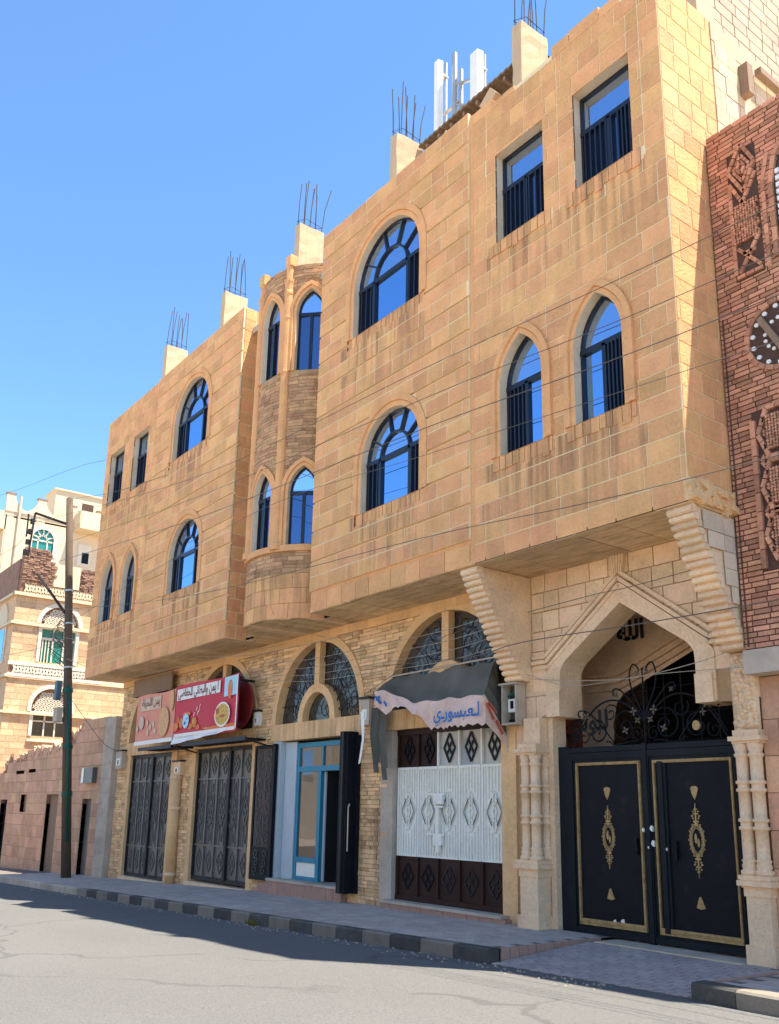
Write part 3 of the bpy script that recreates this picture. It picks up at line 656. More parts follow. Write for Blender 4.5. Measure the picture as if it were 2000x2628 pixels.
# ground floor wall
DOORS = [(-22.9, -24.22, -21.58), (-19.0, -20.22, -17.49), (-15.05, -16.30, -13.98), (-11.2, -12.55, -9.92)]
gin, gout, mas = [], [], []
for c, a, b_ in DOORS:
    gin += [Op('round', c-1.5, c+1.5, 3.23, 3.23, 0, 0, 1.027), Op('rect', a, b_, -2, 2.89)]
    gout += [Op('round', c-1.5, c+1.5, 3.23, 3.23, 0.16, 0, 1.027), Op('rect', c-1.66, c+1.60, 2.89, 3.23), Op('rect', a-0.16, b_+0.16, -2, 2.89)]
gj = MB(); panel(gj, -25.15, -9.62, -1.2, 4.80, gin, FG, 0.0, 0.2); gj.build('ground_floor_joints', M_RBM, BLD)
GB = masonry(-25.15, -9.9, -0.6, 4.80, 0.068, 0.26, gout, FG, rs, 0.006, 0.02, 0.009, pj=0.028, jit=0.55, tonev=0.8, sills=[(-14, -12.8, 1.6, 1.9)])
place_blocks('rubble_stone', GB, M_RB, BLD, 150)
x = -25.15
while x < -9.62:
    x1 = min(x+0.62, -9.62); b = MB(); b.att = ((rs.random()-0.5)*0.4, 0, 0); b.box(x+0.003, x1-0.003, YG-0.055, YG+0.1, 4.80, ZS-0.004); b.build('frieze_stone', M_YS, BLD); x = x1
def scroll(b, c, r0, a0, turns, fm, d, rr_=0.009, sgn=1, n=14):
    P = []
    for i in range(n+1):
        t = i/n; r_ = r0*(1-0.85*t); a = a0+sgn*turns*2*math.pi*t; P.append(fm(c[0]+r_*math.cos(a), c[1]+r_*math.sin(a), d))
    b.tube(P, rr_, 4, False)
for (c, a, b_), (pl, pr) in zip(DOORS, ((0.16, 0.14), (0.22, 0.19), (0.30, 0.48), (0.33, 0.30))):
    ao = Op('round', c-1.5, c+1.5, 3.23, 3.23, 0, 0, 1.027); fan = MB(); A, A2, A3 = ao.outline(0, 24), ao.outline(0.16, 24), ao.outline(0.02, 24)
    prism_strip(fan, A, A2, FG, -0.05, -0.05); prism_strip(fan, A2, A2, FG, -0.05, 0.01); prism_strip(fan, A, A, FG, -0.05, 0.14)
    F_ = fan.build('fanlight', M_YS, BLD)
    P = ao.outline(0, 24); one('pane', M_GLD, F_, lambda b: b.add([FG(u, z, 0.13) for u, z in P], [tuple(range(len(P)))]))
    boxo('mullion', M_YS, F_, c-0.085, c+0.085, YG-0.035, YG+0.1, 3.87, 4.76)
    io = Op('round', c-0.49, c+0.49, 3.23, 3.24, 0, 0, 1.1); I0, I1 = io.outline(0, 14), io.outline(0.17, 14)
    one('inner_arch', M_YS, F_, lambda b: (prism_strip(b, I0, I1, FG, -0.03, -0.03), prism_strip(b, I0, I0, FG, -0.03, 0.12), prism_strip(b, I1, I1, FG, -0.03, 0.12)))
    g = MB(); r3 = random.Random(int(c*10))
    for sg in (-1, 1):
        for (du, dz, r0, a0, tr) in ((0.45, 1.0, 0.26, 0, 1.3), (0.9, 0.72, 0.24, 1.5, 1.4), (1.12, 0.35, 0.22, 3, 1.3), (0.75, 0.28, 0.2, 2, 1.2), (0.35, 1.28, 0.15, 4, 1.2), (0.55, 0.62, 0.2, 5, 1.2), (1.3, 0.14, 0.12, 1, 1.2), (0.95, 0.12, 0.12, 4, 1.0), (0.2, 0.2, 0.18, 2, 1.2)):
            scroll(g, (c+sg*du, 3.24+dz), r0, a0*sg, tr, FG, 0.075, 0.010, sg)
        for k in range(5):
            a2 = R(14+k*17); g.tube([FG(c+sg*0.62*math.cos(a2), 3.24+0.62*math.sin(a2), 0.08), FG(c+sg*(1.05+0.06*(k % 2))*math.cos(a2+0.1), 3.24+1.05*math.sin(a2+0.1), 0.075), FG(c+sg*1.48*math.cos(a2), 3.24+1.48*math.sin(a2), 0.08)], 0.010, 4, False)
        for r_ in (0.95, 1.28): g.tube([FG(c+sg*r_*math.cos(R(t)), 3.24+r_*math.sin(R(t)), 0.08) for t in range(2, 88, 8)], 0.008, 4, False)
    g.build('grille', M_STD, F_)
    # lintel stones and door jambs
    x = c-1.66
    while x < c+1.59:
        x1 = min(x+0.30, c+1.60); b = MB(); b.att = ((rs.random()-0.5)*0.4, 0, 0.25); b.box(x+0.003, x1-0.003, YG-0.045, YG+0.16, 2.89, 3.228); b.build('lintel_stone', M_YS, BLD); x = x1
    zf = zpav(c, 1.1)
    boxo('jamb', M_GC if c > -12 else (M_YS if c < -16 else M_PALE), BLD, a-pl, a, YG-0.03, YG+0.2, zf-0.1, 2.885); boxo('jamb', M_YS, BLD, b_, b_+pr, YG-0.03, YG+0.2, zf-0.1, 2.885)
    if c > -16:
        st = 0.135 if c > -12 else 0.235
        one('door_step', M_STEP, BLD, lambda b: [b.box(a-0.12+i*(b_-a+0.3)/11+0.004, a-0.12+(i+1)*(b_-a+0.3)/11-0.004, YG-0.17, YG+0.3, zf-0.1, st-0.05) for i in range(11)])
        boxo('door_sill', M_GC, BLD, a-0.10, b_+0.12, YG-0.19, YG+0.4, st-0.045, st)
        if c < -12: boxo('dado_wall', M_STEP, BLD, -16.95, a-0.13, YG-0.06, YG+0.05, zf-0.2, 0.12)
    else: boxo('door_sill', M_CR, BLD, a-0.1, b_+0.1, YG-0.08, YG+0.3, zf-0.1, zf+0.06)
    boxo('shop_interior', M_DARK, BLD, a-0.05, b_+0.05, YG+(0.35 if c != -15.05 else 2.4), YG+(0.4 if c != -15.05 else 2.45), -0.6, 3.0)
boxo('passage_floor', M_GC, BLD, -16.4, -13.9, YG+0.3, YG+2.4, 0.0, 0.2)

# ------------------------------------------------------------------ entrance bay: arch, brackets, piers
class OpFn:
    def __init__(s, c, pts): s.c = c; s.pts = pts; s.w = 2*max(p[1] for p in pts); s.off = 0; s.zb = pts[0][0]; s.zt = pts[-1][0]; s.k = 'fn'; s.zs = -9
    def half(s, z): return interp(z, s.pts) if s.zb < z < s.zt else 0.0
GC_ = -7.63
gop = OpFn(GC_, [(-2.0, 1.55), (2.87, 1.55), (2.871, 1.10), (3.36, 1.10), (3.50, 1.09), (3.58, 1.04), (3.64, 0.98), (4.30, 0.0)])
gj = MB(); panel(gj, -9.62, -5.72, -0.8, ZS-0.002, [gop], FG, 0.0, 0.11); gj.build('entrance_joints', M_RBM, BLD)
class Hood(OpFn): pass
hop = OpFn(GC_, [(-2.0, 1.55), (2.87, 1.55), (2.871, 1.36), (3.60, 1.36), (4.67, 0.0)])
EB = masonry(-9.26, -6.05, 3.24, ZS-0.003, 0.29, 0.42, [hop], FG, rs, 0.014, 0.02, 0.016)
EB += masonry(-9.62, -9.0, 2.5, 3.6, 0.34, 0.5, [gop], FG, rs, 0.012, 0.02, 0.01)
place_blocks('entrance_stone', EB, M_CR, BLD)
# arch ring, its soffit and the stepped hood mould
poly = [(1.33, 2.87), (1.10, 2.87), (1.10, 3.36), (1.09, 3.50), (1.04, 3.58), (0.98, 3.64), (0.0, 4.30)]
left = [(GC_-h, z) for h, z in poly]; arch = left+[(GC_+h, z) for h, z in poly[::-1]][1:]
ar = MB(); ar.strip([FG(u, z, -0.03) for u, z in arch[1:-1]], [FG(u, z, 0.42) for u, z in arch[1:-1]])
ol = [(GC_-1.33, 2.87), (GC_-1.37, 2.88), (GC_-1.37, 3.30), (GC_-1.37, 3.45), (GC_-1.36, 3.50), (GC_-1.30, 3.56), (GC_, 4.52)]; ou = ol+[(2*GC_-u, z) for u, z in ol[::-1]][1:]
ar.strip([FG(u, z, -0.03) for u, z in arch], [FG(u, z, -0.03) for u, z in ou]); ar.strip([FG(u, z, -0.03) for u, z in ou], [FG(u, z, 0.02) for u, z in ou])
AR = ar.build('entrance_arch', M_CR, BLD)
for k, (o_, pr) in enumerate(((0.02, 0.045), (0.09, 0.075), (0.17, 0.055))):
    b = MB(); P = [(-9.24, 3.56+o_), (GC_-1.30-o_*0.35, 3.56+o_), (GC_, 4.53+o_*1.2), (GC_+1.30+o_*0.35, 3.56+o_), (-6.04, 3.56+o_)]
    for (p, q) in zip(P, P[1:]): b.bar(FG(*p, -pr/2), FG(*q, -pr/2), 0.05, pr)
    b.build('hood_mould', M_CR, AR)
one('keystone', M_CR, AR, lambda b: [b.prism([(GC_-0.055+i*0.03-0.015*0.7, 4.70), (GC_-0.055+i*0.03+0.013*0.7, 4.70), (GC_-0.09+i*0.05+0.022, 4.95), (GC_-0.09+i*0.05-0.022, 4.95)], FG, -0.07, 0.02) for i in range(5)])
for sg in (-1, 1):
    boxo('impost_block', M_CR, AR, GC_+sg*1.215-0.121, GC_+sg*1.215+0.121, YG-0.06, YG+0.42, 2.86, 3.215)
# stepped brackets carrying the overhang
for (xa, xb) in ((-9.60, -9.26), (-6.05, -5.72)):
    fm = lambda u, z, d: (xb+d if False else d, u, z)
    b = MB(); n = 19; prof = [(0.06+0.90*(i/n)**1.06, 4.95-(4.95-3.40)*i/n) for i in range(n+1)]
    pl = [(1.2, 4.955)]+[(0.04, 4.955)]+prof+[(1.2, 3.40)]
    v = [(xa+0.02, u, z) for u, z in pl]+[(xb-0.02, u, z) for u, z in pl]; k = len(pl)
    b.add(v, [tuple(range(k)), tuple(range(2*k-1, k-1, -1))]+[(i, i+k, (i+1) % k+k, (i+1) % k) for i in range(k)])
    BK = b.build('bracket', M_CR, BLD)
    for i in range(n):
        y0, z0 = prof[i]; y1, z1 = prof[i+1]; yc, zc = (y0+y1)/2+0.012+(rs.random()-0.5)*0.012, (z0+z1)/2; s_ = MB(); s_.att = ((rs.random()-0.5)*0.55, rs.random()-0.5, 0); h = 0.037*(0.92+rs.random()*0.12)
        if i == 0: h = 0.05
        pts = [(yc+0.05, zc-h), (yc-0.03, zc-h), (yc-0.055, zc-h*0.6), (yc-0.065, zc), (yc-0.055, zc+h*0.6), (yc-0.03, zc+h), (yc+0.05, zc+h)]
        ja, jb = (rs.random()-0.5)*0.016, (rs.random()-0.5)*0.016; v = [(xa+ja, u, z) for u, z in pts]+[(xb+jb, u, z+(rs.random()-0.5)*0.004) for u, z in pts]; k = len(pts)
        s_.add(v, [tuple(range(k)), tuple(range(2*k-1, k-1, -1))]+[(j, j+k, (j+1) % k+k, (j+1) % k) for j in range(k)]); s_.build('corbel_roll', M_CR, BK)
L2 = masonry(0.12, 0.86, 3.5, 4.93, 0.2, 0.32, [], sideX(-5.712), rs, 0.002, 0.01, 0.008)
bl = MB()
for q in L2:
    cz = sum(p[2] for p in q.v)/len(q.v); cy = min(p[1] for p in q.v)
    if cy > 0.06+0.95*((4.95-cz)/1.55)+0.05: bl.add(q.v, q.f, q.att)
bl.build('bracket_facing', M_RV, BLD)
# broken concrete edge over the right bracket
b = MB(); rk = random.Random(5)
for i in range(40):
    y = rk.random()*0.95; z = 4.99+rk.random()*0.22; s_ = 0.03+rk.random()*0.06
    b.obox((-5.70+rk.random()*0.05, y, z), Vector((1, 0, 0)), Vector((0, math.cos(i), math.sin(i))), Vector((0, -math.sin(i), math.cos(i))), 0.03, s_, s_*0.5)
b.box(-5.76, -5.66, -0.02, 0.96, 4.975, 5.22); b.build('broken_slab_edge', M_YS, BLD)
# piers with clustered colonnettes
def colonnette(b, x_, y_, z0, z1, r=0.07):
    H = z1-z0; P = [(0, z0), (r*1.45, z0), (r*1.45, z0+0.03*H), (r*1.1, z0+0.045*H), (r*1.25, z0+0.07*H), (r*1.05, z0+0.09*H), (r*1.25, z0+0.11*H), (r, z0+0.12*H)]
    for t in (0.35, 0.41, 0.64, 0.70): P += [(r, z0+(t-0.016)*H), (r*1.28, z0+(t-0.010)*H), (r*1.28, z0+(t+0.010)*H), (r, z0+(t+0.016)*H)]
    P += [(r, z0+0.89*H), (r*1.25, z0+0.905*H), (r*1.25, z0+0.92*H), (r*1.0, z0+0.93*H), (r*1.35, z0+0.99*H), (r*1.35, z1), (0, z1)]
    b.lathe(P, x_, y_, 12)
for (xa, xb, ya, cols) in ((-9.41, -9.02, 0.90, ((-9.30, 1.0), (-9.11, 0.99), (-9.11, 1.19))), (-6.00, -5.66, 0.93, ((-5.93, 1.02), (-5.76, 1.02), (-5.93, 1.2)))):
    b = MB(); b.box(xa, xb, ya, 1.36, -0.1, 0.20); b.box(xa+0.03, xb-0.03, ya+0.03, 1.33, 0.20, 0.70); b.box(xa+0.015, xb-0.015, ya+0.015, 1.34, 0.70, 0.79)
    for (z0, z1, e) in ((0.79, 0.81, 0.0), (0.81, 0.865, -0.035), (0.865, 0.875, -0.01), (0.875, 0.92, -0.02)): b.box(xa+e, xb-e, ya+e, 1.36, z0, z1)
    PR = b.build('gate_pier', M_CR, BLD)
    for (cx, cy) in cols: one('colonnette', M_CR, PR, lambda b: colonnette(b, cx, cy, 0.92, 2.34), True)
    one('pier_back', M_CR, PR, lambda b: b.box(xa+0.01, xb-0.03, 1.26, 1.40, 0.92, 2.34))
    one('capital', M_CR, PR, lambda b: (b.box(xa+0.0, xb, ya+0.01, 1.36, 2.34, 2.37), b.box(xa-0.03, xb+0.03, ya-0.02, 1.36, 2.37, 2.42), b.box(xa+0.01, xb-0.01, ya+0.02, 1.36, 2.42, 2.49), b.box(xa+0.06, xb-0.02, ya+0.12, 1.36, 2.49, 2.86)))
b = MB(); rk = random.Random(8)
for i in range(150):
    z = 2.48+rk.random()*0.85; x_ = -5.98+rk.random()*0.27; r_ = 0.016+rk.random()*0.028; p = Vector((x_, 1.015+rk.random()*0.02, z))
    b.lathe([(0, z-r_), (r_*0.75, z-r_*0.6), (r_, z), (r_*0.75, z+r_*0.6), (0, z+r_)], p.x, p.y, 7)
b.box(-6.0, -5.68, 1.02, 1.4, 2.49, 3.38); b.build('carved_impost', M_CR, BLD, True)
boxo('jamb', M_CR, BLD, -9.03, -8.94, 1.18, 1.45, -0.05, 2.87)
# porch behind the gate
PO = MB(); rear = OpFn(-7.52, [(-2, 1.5), (2.62, 1.5), (2.95, 1.47), (3.18, 1.42), (3.32, 1.28), (3.83, 0.0)])
panel(PO, -9.6, -5.9, -0.5, ZS, [rear], front(2.6), 0.0, 0.12); PO.box(-9.62, -9.58, 1.55, 3.2, -0.5, ZS); PO.box(-6.0, -5.96, 1.6, 3.2, -0.5, ZS); PO.box(-9.6, -5.9, 1.2, 3.2, ZS-0.1, ZS-0.06)
PO.build('porch_wall', M_CR, BLD)
pa = MB()
for o_ in (0.05, 0.16, 0.27):
    P = [(-9.5, 3.36+o_), (-8.88, 3.34+o_), (-7.52, 3.86+o_*1.1), (-6.16, 3.34+o_)]
    for (p, q) in zip(P, P[1:]): pa.bar((p[0], 2.57, p[1]), (q[0], 2.57, q[1]), 0.05, 0.06)
pa.build('porch_arch', M_CR, BLD)
one('porch_grille', M_STD, BLD, lambda b: ([b.tube([(x_, 2.9, 0), (x_, 2.9, 3.9)], 0.012, 4) for x_ in [-8.9+i*0.3 for i in range(10)]], [b.tube([(-9, 2.9, z), (-6, 2.9, z)], 0.01, 4) for z in (2.6, 3.0, 3.4)]))
boxo('porch_red_panel', mat('dark_red_wall', (0.22, 0.05, 0.03), 0.8), BLD, -9.57, -9.54, 1.6, 2.5, 2.2, 3.9)
boxo('passage_dark', M_DARK, BLD, -9.6, -5.9, 4.2, 4.3, -0.5, ZS)
boxo('passage_floor', M_GC, BLD, -9.6, -5.9, 1.6, 4.2, -0.2, -0.02)
b = text_mesh('\uFEEA\uFEE0\uFEDF\u0627', 0.40, front(2.57), -8.86, 4.12, 0.0, 0.015); o_ = b.build('calligraphy', M_STD, BLD)
b = text_mesh('\u0640\uFEF1\u0627\uFEDF\uFEEE\uFE8E\uFEDF', 0.36, front(1.62), -9.22, 2.70, 0.0, 0.012); b.build('calligraphy', M_STD, BLD)

# ------------------------------------------------------------------ entrance gate
GT = thing('entrance_gate', 'black double leaf metal gate with gold frames and gold ornaments, iron scrollwork on top', 'gate', (-7.55, 1.3, 0))
YD = 1.30; FD = front(YD)
one('gate_frame', M_NAVY, GT, lambda b: (b.box(-8.94, -8.74, YD-0.02, YD+0.06, 0.02, 2.45), b.box(-8.94, -6.19, YD-0.01, YD+0.07, 2.36, 2.43)))
def leaf(xa, xb, ga, gb, wicket, zg0=0.20, zg1=2.22):
    lf = boxo('leaf', M_NAVY, GT, xa, xb, YD, YD+0.05, 0.03, 2.355)
    one('raised_rail', M_NAVY, lf, lambda b: (b.box(xa, xb, YD-0.02, YD, 2.27, 2.35), b.box(xa, xb, YD-0.02, YD, 0.03, 0.10), b.box(xa, xa+0.05, YD-0.02, YD, 0.10, 2.27), b.box(xb-0.05, xb, YD-0.02, YD, 0.10, 2.27)))
    g = MB(); t = 0.036
    for (u0, u1, z0, z1) in ((ga, gb, zg1-t, zg1), (ga, gb, zg0-0.06, zg0+t-0.02), (ga, ga+t*0.8, zg0+t-0.02, zg1-t), (gb-t*0.8, gb, zg0+t-0.02, zg1-t)):
        g.box(u0, u1, YD-0.035, YD, z0, z1); n = int(max(u1-u0, z1-z0)/0.03)
        for i in range(n):
            q = (i+0.5)/n; cu, cz = (lerp(u0, u1, q), (z0+z1)/2) if u1-u0 > z1-z0 else ((u0+u1)/2, lerp(z0, z1, q))
            g.obox((cu, YD-0.037, cz), Vector((0.707, 0, 0.707)), Vector((0, 1, 0)), Vector((-0.707, 0, 0.707)), 0.010, 0.006, 0.010)
    g.build('gold_frame', M_GOLD, lf); boxo('panel', M_BLK, lf, ga+t*0.8, gb-t*0.8, YD-0.006, YD, zg0+t-0.02, zg1-t)
    o = MB(); c = (ga+gb)/2-(0.02 if not wicket else -0.02)
    def blob(u, z, a, b_, n=8): o.prism([(u+a*math.cos(2*math.pi*i/n), z+b_*math.sin(2*math.pi*i/n)) for i in range(n)], FD, -0.018, -0.004)
    k = 1.0 if not wicket else 1.08; zc = 1.26
    o2 = MB(); o2.prism([(c-0.055, 1.87), (c-0.03, 1.89), (c, 1.895), (c+0.03, 1.89), (c+0.055, 1.87), (c+0.035, 1.80), (c, 1.73), (c-0.035, 1.80)], FD, -0.016, -0.005); o2.build('gold_shield', M_GOLD, lf)
    o2 = MB(); o2.prism([(c-0.02, 0.61), (c+0.002, 0.62), (c+0.06, 0.49), (c, 0.475), (c-0.06, 0.49)], FD, -0.016, -0.005); o2.build('gold_triangle', M_GOLD, lf)
    for s_ in (-1, 1):
        for i in range(11):
            a = R(-78+i*15.6); blob(c+s_*0.082*k*math.cos(a), zc+0.16*k*math.sin(a), 0.020, 0.026); blob(c+s_*0.066*k*math.cos(a+0.12), zc+0.135*k*math.sin(a+0.12), 0.012, 0.014, 6)
            if i % 2: blob(c+s_*0.10*k*math.cos(a), zc+0.185*k*math.sin(a), 0.014, 0.012, 6)
        for sz in (-1, 1):
            for i, (du, dz, e) in enumerate(((0.02, 0.20, 0.02), (0.035, 0.235, 0.014), (0.045, 0.26, 0.016), (0.022, 0.285, 0.014), (0.032, 0.31, 0.012), (0.012, 0.335, 0.012))): blob(c+s_*du*k, zc+sz*dz*k, e, e*0.8, 6)
    for sz in (-1, 1): o.prism([(c-0.012, zc+sz*0.18), (c+0.012, zc+sz*0.18), (c+0.004, zc+sz*0.40*k), (c-0.004, zc+sz*0.40*k)], FD, -0.02, -0.004)
    blob(c-0.015, zc+0.02, 0.018, 0.06); blob(c+0.02, zc-0.03, 0.014, 0.05)
    o.build('gold_medallion', M_GOLD, lf)
    return lf
l1 = leaf(-8.74, -7.48, -8.62, -7.55, False); l2 = leaf(-7.47, -6.19, -7.35, -6.23, True)
one('wicket_edge', M_NAVY, l2, lambda b: (b.box(-7.27, -7.20, YD-0.05, YD, 0.16, 2.20), b.box(-7.20, -7.16, YD-0.03, YD, 0.16, 2.20)))
one('handle', M_BLK, l1, lambda b: (b.box(-7.68, -7.63, YD-0.05, YD, 1.06, 1.26), b.box(-7.67, -7.60, YD-0.075, YD-0.05, 1.10, 1.13)))
one('handle', M_BLK, l2, lambda b: b.box(-7.1, -7.04, YD-0.05, YD, 1.02, 1.24))
one('meeting_post', M_NAVY, l2, lambda b: b.box(-7.50, -7.44, YD-0.035, YD+0.02, 0.01, 2.44))
for (u, z, s_) in ((-7.53, 1.36, 0.02), (-7.40, 1.38, 0.028), (-7.385, 1.20, 0.03), (-7.46, 1.15, 0.012), (-7.19, 1.14, 0.014), (-8.06, 0.22, 0.03), (-7.93, 0.23, 0.04)):
    one('paint_chip', M_WHT, l1 if u < -7.47 else l2, lambda b: b.prism([(u+s_*math.cos(i*1.05)*(0.6+0.4*(i % 2)), z+1.5*s_*math.sin(i*1.05)*(0.6+0.4*(i % 3)/2)) for i in range(6)], FD, -0.045, -0.005) if u > -7.6 else b.prism([(u+s_*math.cos(i*1.05)*(0.6+0.4*(i % 2)), z+0.8*s_*math.sin(i*1.05)) for i in range(6)], FD, -0.008, -0.004))
g = MB(); c = -7.47; y_ = YD+0.02
def curve(pts, r_=0.011, n=12):
    P = []                                                          # quadratic through control points
    for (a, b_, q) in zip(pts, pts[1:], pts[2:]):
        for i in range(n): t = i/n; P.append(tuple((0.5*(1-t)**2)*a[k]+(0.5+t-t*t)*b_[k]+0.5*t*t*q[k] for k in (0, 1)))
    g.tube([(u, y_, z) for u, z in P], r_, 5)
g.tube([(c, y_, 2.40), (c, y_, 3.42)], 0.012, 5)
for s_ in (-1, 1):
    curve([(c, 2.75), (c+s_*0.01, 2.80), (c+s_*0.24, 3.25), (c+s_*0.17, 3.52), (c+s_*0.05, 3.42), (c+s_*0.08, 3.34)])
    curve([(c, 2.72), (c+s_*0.02, 2.78), (c+s_*0.35, 3.16), (c+s_*0.48, 3.20), (c+s_*0.50, 3.10), (c+s_*0.42, 3.08)])
    curve([(c, 2.70), (c+s_*0.03, 2.76), (c+s_*0.38, 3.05), (c+s_*0.75, 3.02), (c+s_*1.05, 2.72), (c+s_*1.2, 2.44), (c+s_*1.22, 2.42)], 0.013)
    scroll(g, (c+s_*0.32, 2.66), 0.24, 2.6 if s_ > 0 else 0.5, 1.5, lambda u, z, d: (u, y_, z), 0, 0.012, -s_, 22)
    scroll(g, (c+s_*0.78, 2.62), 0.17, 1.6, 1.4, lambda u, z, d: (u, y_, z), 0, 0.012, s_, 18)
    curve([(c+s_*0.1, 2.42), (c+s_*0.15, 2.50), (c+s_*0.5, 2.42), (c+s_*0.62, 2.52), (c+s_*0.66, 2.42)], 0.01)
for s_ in (-1, 1):
    scroll(g, (c+s_*0.55, 2.86), 0.13, 0.6, 1.4, lambda u, z, d: (u, y_, z), 0, 0.010, -s_, 16); scroll(g, (c+s_*1.02, 2.56), 0.11, 2.2, 1.3, lambda u, z, d: (u, y_, z), 0, 0.010, s_, 14); scroll(g, (c+s_*0.13, 2.56), 0.10, 1.2, 1.3, lambda u, z, d: (u, y_, z), 0, 0.010, s_, 14)
    curve([(c+s_*0.5, 2.42), (c+s_*0.52, 2.5), (c+s_*0.9, 2.9), (c+s_*1.1, 2.95), (c+s_*1.12, 2.85), (c+s_*1.02, 2.84)], 0.011); curve([(c+s_*0.95, 2.86), (c+s_*1.0, 2.84), (c+s_*1.15, 2.6), (c+s_*1.24, 2.42)], 0.010)
TP = g.build('scrollwork', M_BLK, GT)
f = MB()
for (u, z, s_) in ((0.07, 3.36, 0.035), (-0.07, 3.36, 0.035), (0.44, 3.10, 0.03), (-0.44, 3.10, 0.03), (0.16, 2.86, 0.05), (-0.16, 2.86, 0.05), (0.30, 2.62, 0.045), (-0.30, 2.62, 0.045), (0.95, 2.88, 0.06), (1.02, 2.96, 0.04), (0.88, 2.78, 0.04), (-0.95, 2.85, 0.05), (0.1, 2.74, 0.04), (-0.1, 2.74, 0.04)):
    for k in range(4):
        a = k*1.57+u*9; f.prism([(c+u, z), (c+u+s_*0.7*math.cos(a-0.4), z+s_*0.7*math.sin(a-0.4)), (c+u+s_*1.3*math.cos(a), z+s_*1.3*math.sin(a)), (c+u+s_*0.7*math.cos(a+0.4), z+s_*0.7*math.sin(a+0.4))], front(y_), -0.022, 0.0)
f.build('iron_leaf', mat('pale_iron_leaf', (0.11, 0.09, 0.065), 0.6), TP)
one('rosette', M_GOLD, TP, lambda b: b.prism([(c+0.78+0.055*math.cos(i*0.52), 2.62+0.06*math.sin(i*0.52)) for i in range(12)], front(y_), -0.03, 0))

# ------------------------------------------------------------------ shop fronts
def diamond(b, u, z, hw, hh, fm, d, r_=0.011, inner=True):
    P = [(u, z+hh), (u+hw, z), (u, z-hh), (u-hw, z)]
    for i in range(4): b.bar(fm(*P[i], d), fm(*P[(i+1) % 4], d), r_*2)
    if inner:
        M_ = [((P[i][0]+P[(i+1) % 4][0])/2, (P[i][1]+P[(i+1) % 4][1])/2) for i in range(4)]
        b.bar(fm(*M_[0], d), fm(*M_[2], d), r_*2); b.bar(fm(*M_[1], d), fm(*M_[3], d), r_*2)
def steel_shop(name, label, xa, xb, zb, posts, centre):
    T = thing(name, label, 'shop gate', ((xa+xb)/2, YG+0.1, zb), 'grey steel shop gates'); fm = front(YG+0.08)
    one('gate_frame', M_STD, T, lambda b: (b.box(xa, xb, YG+0.03, YG+0.12, 2.80, 2.885), b.box(xa, xb, YG+0.05, YG+0.12, zb, zb+0.09), b.box(xa, xa+0.05, YG+0.04, YG+0.12, zb+0.09, 2.80), b.box(xb-0.05, xb, YG+0.04, YG+0.12, zb+0.09, 2.80)))
    e = [xa+0.05]+posts+[xb-0.05]; h1, h2 = zb+0.76, 2.20
    for i, (a, b_) in enumerate(zip(e, e[1:])):
        P = boxo('leaf', M_STEEL, T, a+0.02, b_-0.02, YG+0.09, YG+0.11, zb+0.09, 2.80); m_ = (a+b_)/2; w_ = (b_-a)/2
        b = MB(); diamond(b, m_, (h2+2.8)/2, w_*0.55, 0.2, fm, 0.0); diamond(b, m_, (zb+0.09+h1)/2, w_*0.6, 0.24, fm, 0.0)
        for s_ in (-1, 1):
            scroll(b, (m_+s_*w_*0.28, (h2+2.8)/2+0.05), 0.07, 0, 1.2, fm, -0.005, 0.008, s_, 10); scroll(b, (m_+s_*w_*0.3, (zb+0.09+h1)/2), 0.08, 1, 1.2, fm, -0.005, 0.008, s_, 10)
            for zc in (1.20, 1.50, 1.72): scroll(b, (m_+s_*w_*0.38, zc), 0.12, 1.2*s_, 1.3, fm, -0.008, 0.010, s_, 12)
            b.tube([fm(m_, h1+0.1, 0), fm(m_+s_*w_*0.7, 1.45, -0.01), fm(m_, h2-0.1, 0)], 0.009, 4)
            for t in (0.35, 0.7): b.tube([fm(m_+s_*w_*t, h1, 0.004), fm(m_+s_*w_*t, h2, 0.004)], 0.009, 4)
        diamond(b, m_, 1.46, w_*0.45, 0.26, fm, -0.008)
        b.build('ornament', M_STEEL, P)
    for i, q in enumerate(posts): one('post', M_STD if i == centre else M_STEEL, T, lambda b: b.box(q-(0.05 if i == centre else 0.025), q+(0.05 if i == centre else 0.025), YG+(0.02 if i == centre else 0.05), YG+0.1, zb+0.05, 2.88))
    for z in (h1, h2): one('rail', M_STEEL, T, lambda b: b.box(xa+0.05, xb-0.05, YG+0.06, YG+0.1, z-0.02, z+0.02))
    return T
steel_shop('shop_gate', 'grey steel folding shop gate nearest the utility pole, under the faded banner', -24.22, -21.58, -0.19, [-23.72, -23.28, -22.86, -22.26], 2)
steel_shop('shop_gate', 'wider grey steel folding shop gate under the bright red banner', -20.22, -17.49, -0.03, [-19.69, -19.2, -18.6, -18.1], 2)
